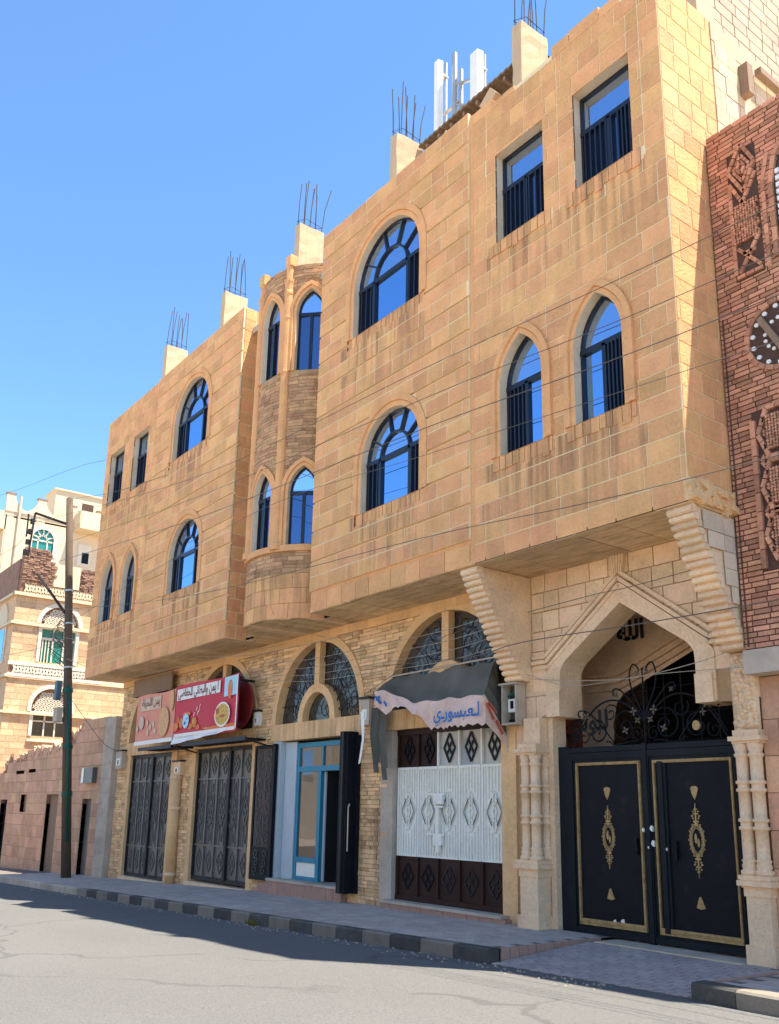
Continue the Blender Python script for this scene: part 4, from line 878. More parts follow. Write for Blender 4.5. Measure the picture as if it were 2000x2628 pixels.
# white folding door
T = thing('folding_shop_door', 'five leaf folding shop door, white ribbed middle over dark brown panels, behind the awning', 'shop door', (-11.23, YG, 0.14)); fm = front(YG+0.06)
e = [-12.53, -12.0, -11.49, -10.98, -10.46, -9.93]
one('door_frame', M_BRN, T, lambda b: (b.box(-12.55, -9.92, YG+0.05, YG+0.16, 2.80, 2.888), b.box(-12.55, -9.92, YG+0.05, YG+0.16, 0.137, 0.22)))
for i, (a, b_) in enumerate(zip(e, e[1:])):
    m_ = (a+b_)/2; hw = (b_-a)/2; dk = i < 2
    lf = one('leaf', M_WP, T, lambda b: (b.box(a+0.008, b_-0.008, YG+0.09, YG+0.11, 0.83, 2.26), b.box(a+0.008, b_-0.008, YG+0.06, YG+0.09, 2.215, 2.26), b.box(a+0.008, b_-0.008, YG+0.06, YG+0.09, 0.83, 0.86), b.box(a+0.008, a+0.05, YG+0.055, YG+0.09, 0.86, 2.215)))
    boxo('bottom_panel', M_BRN, lf, a+0.008, b_-0.008, YG+0.08, YG+0.11, 0.22, 0.828); boxo('top_panel', M_BRN if dk else M_GLW, lf, a+0.01, b_-0.01, YG+0.095, YG+0.11, 2.262, 2.80)
    one('stile', M_BRN if dk else M_WP, lf, lambda b: (b.box(a+0.004, a+0.04, YG+0.05, YG+0.092, 2.262, 2.80),)); one('stile', M_BRN, lf, lambda b: b.box(a+0.004, a+0.05, YG+0.045, YG+0.078, 0.22, 0.828))
    b = MB(); fz = 1.55; us = [a+0.075+(b_-a-0.11)*k/6 for k in range(7)]
    for k, q in enumerate(us):
        dd = abs(k-3)
        if dd > 2: b.box(q-0.013, q+0.013, YG+0.066, YG+0.09, 0.86, 2.215)
        else:
            s_ = (0.36, 0.30, 0.20)[dd]
            b.box(q-0.013, q+0.013, YG+0.066, YG+0.09, 0.86, fz-s_); b.box(q-0.013, q+0.013, YG+0.066, YG+0.09, fz+s_, 2.215)
    diamond(b, us[3]-0.055, fz, 0.10, 0.20, fm, 0.012, 0.010, False); diamond(b, us[3]+0.055, fz, 0.10, 0.20, fm, 0.012, 0.010, False); diamond(b, us[3], fz, 0.16, 0.30, fm, 0.012, 0.010, False)
    b.build('rib', M_WP, lf)
    b = MB(); diamond(b, m_+0.02, 2.54, 0.13, 0.23, fm, 0.02, 0.012); diamond(b, m_+0.02, 0.52, 0.15, 0.20, fm, 0.015, 0.012); b.build('lattice', M_STD if not dk else M_BLK, lf)
one('latch', M_WP, T, lambda b: (b.box(-11.66, -11.26, YG+0.0, YG+0.03, 1.80, 1.83), b.box(-11.52, -11.30, YG+0.0, YG+0.05, 1.66, 1.80), b.bar((-11.5, YG+0.02, 1.62), (-11.3, YG+0.02, 1.62), 0.03), b.box(-11.47, -11.40, YG+0.01, YG+0.06, 1.2, 1.62), b.box(-11.68, -11.26, YG+0.0, YG+0.03, 1.18, 1.21), b.box(-11.52, -11.32, YG+0.0, YG+0.05, 1.03, 1.18), b.box(-11.46, -11.38, YG+0.0, YG+0.05, 0.92, 1.03)))
# blue shop entrance
T = thing('blue_shopfront', 'bright blue framed glazed shop entrance with its door standing open', 'shop door', (-15.0, YG+0.2, 0.24)); y0, y1 = YG+0.10, YG+0.18; x0, x1 = -15.86, -14.0
FRM = one('door_frame', M_BLUE, T, lambda b: (b.box(x0, x0+0.09, y0, y1, 0.24, 2.83), b.box(x1-0.07, x1, y0, y1, 0.24, 2.83), b.box(x0+0.09, x1-0.07, y0, y1, 2.74, 2.83), b.box(x0+0.09, x1-0.07, y0, y1, 2.27, 2.37), b.box(-15.09, -14.98, y0+0.003, y1, 0.24, 2.27), b.box(x0+0.09, -15.09, y0, y1, 0.24, 0.31), b.box(x0+0.09, -15.09, y0, y1, 0.56, 0.66), b.box(-14.96, -14.92, y0, y1, 2.37, 2.74)))
boxo('bottom_panel', M_WP, T, x0+0.09, -15.09, y0+0.02, y1-0.02, 0.31, 0.56)
for (a, b_, z0, z1) in ((x0+0.09, -15.09, 0.66, 2.27), (x0+0.09, -14.96, 2.37, 2.74), (-14.92, x1-0.07, 2.37, 2.74)): boxo('pane', M_GLC, T, a, b_, y0+0.03, y0+0.04, z0, z1)
od = one('open_door', M_STD, T, lambda b: (b.box(-14.975, -14.925, y1+0.03, y1+0.85, 0.25, 2.26),)); boxo('door_edge', M_PALE, od, -14.98, -14.92, y1, y1+0.03, 0.25, 2.26)
one('pull_rail', M_GALV, T, lambda b: b.box(-14.60, -14.57, YG+0.5, YG+0.53, 0.6, 2.15))
boxo('window_paper', M_CR, T, -15.45, -15.2, y0+0.045, y0+0.05, 0.7, 1.5); boxo('shelf_box', M_PALE, T, -15.72, -15.46, y0+0.045, y0+0.05, 0.68, 1.05)
one('reveal_board', M_PALE, T, lambda b: b.box(-16.29, -15.862, YG+0.08, YG+0.11, 0.237, 2.86))
# opened security leaves either side of it
T = thing('security_gate_leaf', 'dark perforated steel leaf swung open flat left of the blue entrance', 'gate leaf', (-16.87, YG-0.05, 0.18), 'opened security leaves'); fm = front(YG-0.07)
one('leaf_frame', M_BLK, T, lambda b: (b.box(-17.26, -17.2, YG-0.09, YG-0.05, 0.16, 2.83), b.box(-16.48, -16.38, YG-0.12, YG-0.05, 0.12, 2.84), b.box(-17.2, -16.48, YG-0.09, YG-0.05, 2.76, 2.83), b.box(-17.2, -16.48, YG-0.09, YG-0.05, 0.16, 0.24), b.box(-17.2, -16.48, YG-0.085, YG-0.06, 0.24, 0.80)))
b = MB(); r4 = random.Random(4)
for i in range(13): q = lerp(-17.17, -16.51, i/12); b.tube([fm(q, 0.8, 0.01), fm(q, 2.76, 0.01)], 0.010, 4)
for j in range(9):
    for s_ in (-1, 1):
        scroll(b, (-16.84+s_*0.16, 0.95+j*0.21), 0.14, r4.random()*6, 1.3, fm, -0.012, 0.009, s_, 12)
for j in range(3):
    for s_ in (-1, 1): scroll(b, (-16.84+s_*0.16, 0.34+j*0.16), 0.10, r4.random()*6, 1.2, fm, -0.025, 0.009, s_, 10)
b.build('grille', M_STEEL, T); boxo('back_sheet', M_BRM, T, -17.2, -16.48, YG-0.058, YG-0.05, 0.8, 2.76)
T = thing('security_gate_leaf', 'black steel leaves folded edge on to the street right of the blue entrance', 'gate leaf', (-13.7, 0.9, 0.18), 'opened security leaves')
for (x_, m, y0_) in ((-13.76, M_BLK, 0.86), (-13.68, M_STD, 0.84), (-13.60, M_BLK, 0.88)): one('folded_leaf', m, T, lambda b: b.box(x_-0.03, x_+0.03, y0_, YG-0.04, 0.15, 2.92))
one('hinge_post', M_BLK, T, lambda b: b.box(-13.57, -13.49, YG-0.10, YG-0.03, 0.15, 2.86))
one('handle', M_GALV, T, lambda b: b.tube([(-13.565, 0.95, 1.62), (-13.53, 0.92, 1.65), (-13.53, 0.90, 1.60), (-13.53, 0.90, 0.85)], 0.012, 6))

# ------------------------------------------------------------------ awning, banners, boxes on the wall
T = thing('awning', 'sagging dark grey canvas awning with a torn pink valance and blue Arabic lettering', 'awning', (-11.2, 0.9, 3.2))
def awn(t, v):
    top = Vector((lerp(-12.62, -10.02, t), 1.12, 3.80)); fz = interp(t, [(0, 3.53), (0.12, 3.46), (0.37, 3.24), (0.6, 3.21), (1, 3.22)]); fr = Vector((lerp(-12.42, -9.74, t), 0.62, fz))
    p = top.lerp(fr, v); p.z -= 0.10*math.sin(math.pi*v)*math.sin(math.pi*min(1, t*1.1))-0.016*math.sin(t*31+v*5)-0.012*math.sin(t*13-v*7); p.y += 0.018*math.sin(t*17+v*3)+0.012*math.sin(t*41); return p
b = MB(); n, m_ = 48, 12
for i in range(m_): b.strip([awn(j/n, i/m_) for j in range(n+1)], [awn(j/n, (i+1)/m_) for j in range(n+1)])
sd_ = [Vector((-10.02, 1.12, 3.80)), Vector((-9.74, 0.62, 3.22)), Vector((-9.78, 1.12, 2.62))]
for i in range(8):
    A = [sd_[0].lerp(sd_[1], i/8), sd_[0].lerp(sd_[1], (i+1)/8)]; B_ = [sd_[0].lerp(sd_[2], i/8), sd_[0].lerp(sd_[2], (i+1)/8)]
    wob = lambda p, k: p+Vector((0.035*math.sin(k*2.3), 0, 0)); mid = [wob(A[0].lerp(B_[0], 0.5), i), wob(A[1].lerp(B_[1], 0.5), i+1)]
    b.strip(A, mid); b.strip(mid, B_)
b.build('canvas', M_TARP, T, True)
vb = MB(); bot = [(0.0, 3.28), (0.03, 3.22), (0.09, 3.14), (0.13, 3.08), (0.16, 3.12), (0.19, 3.18), (0.22, 3.20), (0.25, 3.17), (0.28, 3.19), (0.32, 3.17), (0.36, 3.10), (0.40, 3.03), (0.44, 3.02), (0.47, 2.97), (0.50, 2.86), (0.53, 2.80)]
for i in range(18): bot.append((0.545+0.455*i/17, 2.765+(0.035 if i % 2 else 0.0)+0.01*math.sin(i)))
A = []; B_ = []
for t, z in bot: p = awn(t, 1.0); A.append(p); B_.append(Vector((p.x-0.02*math.sin(t*9), p.y-0.02+0.03*math.sin(t*14), z)))
vb.strip(A, [a.lerp(c_, 0.5)+Vector((0, 0.01*math.sin(i), 0)) for i, (a, c_) in enumerate(zip(A, B_))]); vb.strip([a.lerp(c_, 0.5)+Vector((0, 0.01*math.sin(i), 0)) for i, (a, c_) in enumerate(zip(A, B_))], B_)
vb.strip([sd_[1], sd_[1].lerp(sd_[2], 0.5), sd_[2]], [Vector((-9.76, 0.66, 2.80)), Vector((-9.77, 0.92, 2.62)), Vector((-9.775, 1.1, 2.46))])
vb.build('valance', M_VAL, T)
tb = text_mesh('\uFEF1\u0640\uFEAD\uFEEE\uFEB4\uFEF4\uFECC\u0640\uFEDF', 0.27, front(0.575), -10.80, 2.915, 0.0, 0.006); xs = [p[0] for p in tb.v]; k = 1.0/(max(xs)-min(xs)); tb.v = [(-10.82+(p[0]-min(xs))*k, p[1]+0.02*math.sin((p[0]+10)*3), p[2]) for p in tb.v]; tb.build('lettering', M_BLET, T)
one('lettering', M_RLET, T, lambda b: (b.bar((-9.735, 0.66, 3.08), (-9.735, 0.80, 2.86), 0.03), b.bar((-9.735, 0.70, 3.10), (-9.735, 0.85, 2.96), 0.03), b.bar((-9.735, 0.85, 2.85), (-9.735, 0.98, 2.66), 0.03)))
one('lettering', M_BLET, T, lambda b: (b.bar((-12.36, 0.58, 3.40), (-12.22, 0.58, 3.28), 0.03), b.bar((-12.34, 0.58, 3.34), (-12.26, 0.58, 3.40), 0.025), b.bar((-12.12, 0.58, 3.30), (-12.06, 0.58, 3.22), 0.02)))
one('frame_pipe', M_GALV, T, lambda b: (b.tube([(-12.7, 1.1, 3.82), (-9.9, 1.1, 3.85)], 0.016, 6), b.tube([(-9.76, 0.62, 3.21), (-9.79, 1.12, 2.60)], 0.014, 6), b.tube([(-9.79, 1.12, 2.70), (-9.79, 1.12, 2.40)], 0.02, 6), b.tube([(-12.42, 0.62, 3.52), (-12.6, 1.12, 3.3)], 0.014, 6)))
b = MB()
for (x_, z1, w_, dx) in ((-12.60, 2.25, 0.10, 0.03), (-12.74, 2.35, 0.09, -0.05), (-12.87, 2.18, 0.07, 0.06), (-12.66, 2.05, 0.05, 0.1)):
    P = [(x_, 0.95, 3.28), (x_+dx*0.5, 0.90, 2.8), (x_+dx, 0.98, z1)]
    b.strip([(p[0]-w_, p[1], p[2]) for p in P], [(p[0], p[1]-0.07, p[2]) for p in P]); b.strip([(p[0], p[1]-0.07, p[2]) for p in P], [(p[0]+w_*(1-i*0.3), p[1]+0.02, p[2]) for i, p in enumerate(P)])
b.build('hanging_rag', M_TARP, T)
one('torn_strip', M_WP, T, lambda b: b.strip([(-12.98, 0.72, 3.2), (-12.96, 0.75, 2.75), (-13.12, 0.8, 2.32)], [(-12.86, 0.72, 3.22), (-12.90, 0.75, 2.72), (-13.06, 0.8, 2.34)]))

FBn = front(0.60)
def ell(b, u, z, a, c_, d, n=18, fm=FBn): b.add([fm(u+a*math.cos(2*math.pi*i/n), z+c_*math.sin(2*math.pi*i/n), d) for i in range(n)], [tuple(range(n))])
def banner(name, label, xa, xb, z0, z1, m, kind):
    T = thing(name, label, 'banner', ((xa+xb)/2, 0.6, z0), 'printed food banners over the shop gates')
    b = MB(); n = 12
    f = lambda t, z: (lerp(xa, xb, t), 0.60+0.012*math.sin(t*9), z)
    zt = lambda t: z1+0.02*math.sin(t*7); zb = lambda t: z0+0.03*math.sin(t*5+1)
    b.strip([f(i/n, zb(i/n)) for i in range(n+1)], [f(i/n, zt(i/n)) for i in range(n+1)])
    b.strip([(p[0], p[1]+0.02, p[2]) for p in [f(i/n, zb(i/n)) for i in range(n+1)]], [(p[0], p[1]+0.02, p[2]) for p in [f(i/n, zt(i/n)) for i in range(n+1)]])
    b.build('sheet', m, T); X = lambda t: lerp(xa, xb, t); Z = lambda t: lerp(z0, z1, t)
    def rect(nm, mm, t0, t1, v0, v1, d): one(nm, mm, T, lambda b: b.add([FBn(X(t0), Z(v0), d), FBn(X(t1), Z(v0+0.01), d), FBn(X(t1), Z(v1+0.01), d), FBn(X(t0), Z(v1), d)], [(0, 1, 2, 3)]))
    if kind == 0:
        rect('text_panel', M_WHT, 0.03, 0.74, 0.71, 0.93, -0.022); rect('corner_panel', M_LBLU, 0.80, 0.99, 0.62, 0.97, -0.020); rect('white_edge', M_WHT, 0.985, 1.0, 0.02, 0.98, -0.024); rect('white_edge', M_WHT, 0.02, 0.98, 0.0, 0.06, -0.023)
        rect('orange_edge', M_ORG, 0.55, 1.0, 0.06, 0.12, -0.022)
        tb = text_mesh('\uFEF2\uFEBF\uFE8E\uFED4\uFEA4\uFEE0\uFEDF \uFEF2\uFEE7\uFE8E\uFEC4\uFE92\uFEDF\u0627\u0648 \uFEE6\uFEE4\uFEF3 \u0627', 0.24, FBn, 0, 0, -0.027, 0.005); xs = [p[0] for p in tb.v]; k = (X(0.71)-X(0.05))/(max(xs)-min(xs)); mn = min(xs)
        tb.v = [(X(0.05)+(p[0]-mn)*k, p[1], Z(0.775)+p[2]*1.15) for p in tb.v]; tb.build('lettering', M_BRL, T)
        one('plate', M_WHT, T, lambda b: ell(b, X(0.79), Z(0.31), 0.36, 0.27, -0.024)); one('food', M_YEL, T, lambda b: ell(b, X(0.79), Z(0.31), 0.31, 0.23, -0.028)); one('garnish', M_RLET, T, lambda b: (ell(b, X(0.72), Z(0.38), 0.08, 0.07, -0.031), ell(b, X(0.80), Z(0.28), 0.15, 0.03, -0.031)))
        one('cup', M_LBLU, T, lambda b: ell(b, X(0.21), Z(0.29), 0.17, 0.17, -0.026)); one('cup_emblem', M_BLET, T, lambda b: (ell(b, X(0.20), Z(0.25), 0.05, 0.04, -0.029), ell(b, X(0.23), Z(0.33), 0.04, 0.02, -0.029)))
        one('print_roll', M_ORG, T, lambda b: (ell(b, X(0.89), Z(0.74), 0.10, 0.21, -0.026), [ell(b, X(t), Z(v), a, c_, -0.025) for (t, v, a, c_) in ((0.04, 0.20, 0.15, 0.10), (0.13, 0.26, 0.10, 0.12), (0.30, 0.18, 0.10, 0.06), (0.36, 0.24, 0.12, 0.12), (0.42, 0.14, 0.10, 0.06), (0.62, 0.09, 0.25, 0.03), (0.22, 0.42, 0.22, 0.05), (0.08, 0.33, 0.05, 0.09))]))
        one('print_highlight', M_YEL, T, lambda b: [ell(b, X(t), Z(v), a, c_, -0.028) for (t, v, a, c_) in ((0.34, 0.27, 0.05, 0.07), (0.06, 0.20, 0.06, 0.03), (0.28, 0.14, 0.04, 0.03), (0.90, 0.80, 0.03, 0.10), (0.55, 0.1, 0.1, 0.02))])
        one('print_sparkle', M_WHT, T, lambda b: [b.bar(FBn(X(t), Z(v), -0.026), FBn(X(t)+0.05, Z(v)+0.08, -0.026), 0.018, 0.004) for (t, v) in ((0.38, 0.46), (0.40, 0.38), (0.43, 0.50), (0.42, 0.42), (0.34, 0.36))])
        b = MB(); b.strip([f(i/6*0.85, z0+0.02) for i in range(7)], [(lerp(xa, xb, i/6*0.85)+0.03, 0.52+0.05*(i % 2), z0-0.17+0.16*(i/6)) for i in range(7)]); b.build('loose_flap', M_WHT, T)
    else:
        M_BGE = MATS.get('beige_print') or mat('beige_print', (0.58, 0.45, 0.34), 0.7, 0.3, 6, 30, 0)
        rect('text_panel', M_BGE, 0.12, 0.66, 0.66, 0.92, -0.022); rect('white_edge', M_WHT, 0.0, 1.0, -0.04, 0.04, -0.023)
        tb = text_mesh('\uFE94\uFE93\uFEAE\uFEA4\uFEE0\uFEDF\u0627 \uFEE6\uFEE4\uFEF3', 0.24, FBn, 0, 0, -0.027, 0.005); xs = [p[0] for p in tb.v]; k = (X(0.63)-X(0.15))/(max(xs)-min(xs)); mn = min(xs); tb.v = [(X(0.15)+(p[0]-mn)*k, p[1], Z(0.76)+p[2]*1.1) for p in tb.v]; tb.build('lettering', M_BRL, T)
        M_FY = MATS.get('faded_food') or mat('faded_food', (0.60, 0.36, 0.17), 0.7, 0.4, 12, 40, 0)
        one('plate', M_FY, T, lambda b: ell(b, X(0.76), Z(0.38), 0.30, 0.36, -0.024)); one('cup', M_BGE, T, lambda b: ell(b, X(0.17), Z(0.42), 0.15, 0.17, -0.024)); one('print_roll', M_FY, T, lambda b: ell(b, X(0.93), Z(0.78), 0.13, 0.26, -0.024))
        one('print_sparkle', M_BGE, T, lambda b: [ell(b, X(t), Z(v), 0.07, 0.08, -0.025) for t, v in ((0.33, 0.4), (0.42, 0.3), (0.5, 0.36), (0.36, 0.2), (0.55, 0.22), (0.06, 0.3))])
    one('frame_bar', M_STD, T, lambda b: (b.box(xa, xb, 0.64, 0.68, z1-0.12, z1-0.06), b.box(xa, xb, 0.64, 0.68, z0+0.1, z0+0.16), b.box(xa+0.3, xa+0.34, 0.66, YG, z1-0.12, z1-0.07), b.box(xb-0.34, xb-0.3, 0.66, YG, z1-0.12, z1-0.07)))
banner('food_banner', 'bright red food banner with white lettering panel and plate of food', -20.40, -17.28, 3.14, 4.34, M_BAN, 0)
banner('food_banner', 'faded salmon pink food banner hanging left of the bright red one', -22.74, -20.44, 3.10, 4.30, M_BANF, 1)
T = thing('sheet_canopy', 'black sheet metal canopy jutting out under the faded banner', 'canopy', (-21.7, 0.8, 2.95)); one('sheet', M_BLK, T, lambda b: b.box(-22.3, -20.35, 0.55, YG, 2.92, 2.96)); one('front_edge', M_STD, T, lambda b: b.box(-22.31, -20.34, 0.52, 0.55, 2.90, 2.98))
T = thing('sheet_canopy', 'black sheet metal canopy jutting out under the red banner', 'canopy', (-18.4, 0.8, 2.9)); one('sheet', M_BLK, T, lambda b: b.box(-19.9, -16.9, 0.62, YG-0.06, 2.93, 2.97)); one('front_edge', M_STD, T, lambda b: b.box(-19.9, -16.88, 0.60, 0.62, 2.91, 3.0)); one('prop', M_STD, T, lambda b: [b.bar((x_, 0.5, 2.93), (x_, YG-0.06, 2.80), 0.03) for x_ in (-20.1, -16.7)])
b = MB(); b.lathe([(0.0, -0.02), (0.5, -0.02), (0.52, 0.0), (0.5, 0.02), (0.0, 0.02)], 0, 0, 28); b.v = [(x_-17.78, z_+0.95, y_+3.74) for x_, y_, z_ in b.v]; tag(b.build('sign_disc', mat('sign_red', (0.20, 0.015, 0.015), 0.6, 0.2)), 'dark red round sign disc behind the right edge of the red banner', 'sign')
one_ = one('sheet_board', M_WOOD, None, lambda b: (b.box(-23.95, -21.5, 0.93, 0.97, 4.42, 4.88), b.box(-23.95, -23.88, 0.97, YG, 4.42, 4.5))); tag(one_, 'brown sheet board fixed under the soffit above the faded banner', 'board')
def meter(name, label, x0, x1, z0, z1, y0=YG-0.17, m=M_GC):
    T = thing(name, label, 'meter box', ((x0+x1)/2, y0, z0), 'meter boxes on the wall'); one('case', m, T, lambda b: b.box(x0, x1, y0, YG+0.0, z0, z1)); xm = (x0+x1)/2
    one('hood', M_STD, T, lambda b: b.box(x0-0.03, x1+0.03, y0-0.04, YG-0.005, z1+0.002, z1+0.04)); one('meter_face', M_WP, T, lambda b: b.box(lerp(x0, x1, 0.2), lerp(x0, x1, 0.8), y0-0.012, y0, lerp(z0, z1, 0.2), lerp(z0, z1, 0.6))); one('meter_slot', M_BLK, T, lambda b: b.box(lerp(x0, x1, 0.42), lerp(x0, x1, 0.58), y0-0.018, y0-0.012, lerp(z0, z1, 0.25), lerp(z0, z1, 0.5)))
meter('meter_box', 'grey meter box on the wall left of the first shop gate', -24.95, -24.5, 2.55, 3.02)
meter('meter_box', 'beige meter box above the drainpipe between the two grey gates', -21.18, -20.80, 2.30, 2.62, YG-0.14, M_CR)
meter('meter_box', 'white switch box just right of the blue entrance lintel', -13.42, -13.16, 3.02, 3.48, YG-0.12, M_GC)
meter('meter_box', 'small white switch box beside the red disc', -17.36, -17.18, 3.26, 3.55, YG-0.1, M_WP)
T = thing('drainpipe', 'thick stone coloured drainpipe between the two grey shop gates', 'pipe', (-20.98, YG-0.1, -0.15)); one('pipe', M_YS, T, lambda b: b.tube([(-20.98, YG-0.12, -0.25), (-20.98, YG-0.12, 2.3)], 0.12, 10), True)
one('collar', M_CR, T, lambda b: [b.tube([(-20.98, YG-0.12, z), (-20.98, YG-0.12, z+0.07)], 0.135, 10) for z in (0.0, 1.5, 2.22)])
one('wall_strip', M_YS, T, lambda b: b.box(-21.36, -21.2, YG-0.06, YG, -0.3, 2.88))
T = thing('glazed_meter_case', 'glass fronted meter case fixed at the foot of the stepped bracket', 'meter box', (-9.55, 1.0, 2.78)); one('case', M_GC, T, lambda b: (b.box(-9.71, -9.68, 0.93, 1.12, 2.78, 3.36), b.box(-9.43, -9.40, 0.93, 1.12, 2.78, 3.36), b.box(-9.68, -9.43, 0.93, 1.12, 2.78, 2.81), b.box(-9.68, -9.43, 1.09, 1.12, 2.81, 3.36), b.box(-9.74, -9.38, 0.90, 1.12, 3.36, 3.39)))
one('meter', M_WP, T, lambda b: b.box(-9.64, -9.47, 1.0, 1.09, 2.97, 3.16)); one('dial', M_BLK, T, lambda b: (b.box(-9.58, -9.53, 0.985, 1.0, 3.02, 3.13), b.box(-9.66, -9.45, 1.04, 1.085, 2.84, 2.87))); one('shelf', M_GRN, T, lambda b: b.bar((-9.66, 1.03, 3.2), (-9.45, 1.03, 3.27), 0.03)); boxo('pane', M_GLD, T, -9.68, -9.43, 1.088, 1.089, 2.81, 3.36)

# ------------------------------------------------------------------ utility pole and cables
PB, PT = Vector((-26.0, 0.30, -0.45)), Vector((-27.0, -0.42, 10.65))
T = thing('utility_pole', 'leaning dark timber utility pole with a green pipe and bracket arms', 'pole', PB)
PP = lambda z: PB.lerp(PT, (z-PB.z)/(PT.z-PB.z))
one('shaft', M_POLE, T, lambda b: b.tube([PB, PP(2.5), PP(5), PP(8), PT], 0.17, 10, True, [0.135, 0.128, 0.12, 0.11, 0.10]), True)
one('conduit', M_GRN, T, lambda b: b.tube([PP(0.6)+Vector((0.14, -0.02, 0)), PP(3)+Vector((0.14, -0.02, 0)), PP(4.9)+Vector((0.135, -0.02, 0))], 0.04, 7), True)
for z in (1.8, 3.1, 4.7): one('conduit_band', M_GRN, T, lambda b: b.tube([PP(z), PP(z+0.12)], 0.15, 10))
one('arm', M_STD, T, lambda b: (b.bar(PP(9.8), PP(9.8)+Vector((-0.3, -0.95, 0.25)), 0.06), b.bar(PP(9.8)+Vector((-0.3, -0.95, 0.25)), PP(9.8)+Vector((-0.35, -1.0, -1.1)), 0.05), b.bar(PP(9.8)+Vector((-0.36, -1.12, 0.2)), PP(9.8)+Vector((-0.4, -1.1, -0.5)), 0.04)))
one('brace', M_STD, T, lambda b: b.bar(PP(6.9), PP(6.9)+Vector((-0.3, -0.95, 1.25)), 0.06))
one('insulator', M_STD, T, lambda b: [b.tube([PP(9.8)+Vector((-0.33-0.02*k, -1.0-0.03*k, 0.05-0.32*k)), PP(9.8)+Vector((-0.33-0.02*k, -1.0-0.03*k, -0.1-0.32*k))], 0.06, 7) for k in range(4)])
one('junction_box', M_GC, T, lambda b: b.obox(PP(4.05)+Vector((-0.08, -0.25, 0)), Vector((1, 0, 0)), Vector((0, 1, 0)), Vector((0, 0, 1)), 0.17, 0.08, 0.2))
one('junction_box', mat('box_blue', (0.06, 0.12, 0.16), 0.6), T, lambda b: b.obox(PP(4.75)+Vector((-0.13, -0.24, 0)), Vector((1, 0, 0)), Vector((0, 1, 0)), Vector((0, 0, 1)), 0.11, 0.07, 0.27))
one('fixing_strap', M_GALV, T, lambda b: [b.tube([PP(z), PP(z+0.05)], 0.128, 10) for z in (5.4, 6.7, 7.7)])
b = MB(); r5 = random.Random(2)
for i in range(10):
    z = 5.8+r5.random()*0.9; p = PP(z); b.tube([p, p+Vector((-0.2+0.3*r5.random(), -0.25, 0.1)), p+Vector((-0.4*r5.random(), -0.3-0.2*r5.random(), -0.3+0.3*r5.random())), p+Vector((0, -0.1, -0.4))], 0.012, 4)
b.build('cable_tangle', M_CAB, T)
def cable(label, pts, r_=0.011, m=M_CAB, n=14):
    """A cable hanging through three or more points."""
    P = []; K = [Vector(p) for p in pts]; K = [K[0]*2-K[1]]+K+[K[-1]*2-K[-2]]
    for a, b_, c_, d in zip(K, K[1:], K[2:], K[3:]):
        for i in range(n):
            t = i/n; P.append(0.5*((2*b_)+(c_-a)*t+(2*a-5*b_+4*c_-d)*t*t+(3*b_-a-3*c_+d)*t**3))
    P.append(K[-2]); bb = MB(); bb.tube(P, r_*0.55, 5); tag(bb.build('cable', m), label, 'cable', 'overhead cables')
cable('highest street cable crossing the front between the two rows of upper windows', [PP(9.75)+Vector((-0.3, -0.9, 0)), (-18, -0.37, 8.75), (-9.9, -0.35, 8.2), (-4.17, -0.35, 7.76), (9, -0.6, 6.9)], 0.010)
cable('second street cable, passing over the pointed window heads', [PP(9.1)+Vector((-0.1, -0.3, 0)), (-18, -0.37, 8.25), (-9.9, -0.35, 7.69), (-4.2, -0.35, 7.2), (9, -0.6, 6.4)], 0.010)
cable('third street cable, crossing the middle of the pointed windows', [PP(8.6)+Vector((-0.1, -0.3, 0)), (-18, -0.37, 7.75), (-9.9, -0.35, 7.19), (-4.27, -0.35, 6.73), (9, -0.6, 6.0)], 0.012)
cable('street cable crossing the front just above the soffit edge', [PP(7.1)+Vector((-0.1, -0.3, 0)), (-18, -0.37, 6.0), (-9.9, -0.35, 5.45), (-4.4, -0.35, 5.02), (9, -0.6, 4.5)], 0.010)
cable('cable sloping across the lower arched window at the left end', [PP(6.5)+Vector((-0.1, -0.3, 0)), (-20, -0.3, 7.05), (-14.5, -0.4, 7.15), (-9.9, -0.35, 6.75), (-4, -0.35, 6.2)], 0.008)
cable('cable passing in front of the entrance arch at mid height', [(-12.6, 0.7, 3.95), (-9.7, 0.3, 3.72), (-7.87, -0.35, 3.62), (-4.56, -0.35, 3.57), (6, -0.4, 3.6)], 0.012)
cable('cable strung under the keystone of the entrance arch', [(-9.25, 1.05, 4.42), (-7.9, 0.95, 4.43), (-7.2, 0.8, 4.38), (-5.9, 1.0, 4.5)], 0.009)
cable('pale cable drooping across the mouth of the entrance arch', [(-9.2, 1.02, 3.42), (-8.3, 0.98, 3.30), (-7.3, 0.96, 3.24), (-6.2, 0.98, 3.36), (-5.75, 0.95, 3.5)], 0.010, M_CABL)
cable('thin cable under the drooping one, ending at the right pier', [(-9.3, 1.04, 3.5), (-8.4, 1.0, 3.24), (-7.2, 0.98, 3.25), (-6.3, 0.95, 3.22), (-4.5, 0.8, 3.1)], 0.008, M_CABL)
cable('pale service cable sagging from the pole under the left soffit', [PP(6.3)+Vector((0, -0.1, 0)), (-22.0, 0.35, 5.35), (-17.9, 0.6, 4.77), (-15.9, 0.7, 4.66), (-13.4, 1.0, 4.72)], 0.012, M_CABL)
cable('pale service cable curving up to the soffit over the banners', [PP(5.7)+Vector((0, -0.1, 0)), (-24.48, 0.6, 5.0), (-22.1, 0.6, 4.86), (-19.0, 0.6, 4.80), (-16.2, 1.0, 4.86)], 0.014, M_CABL)
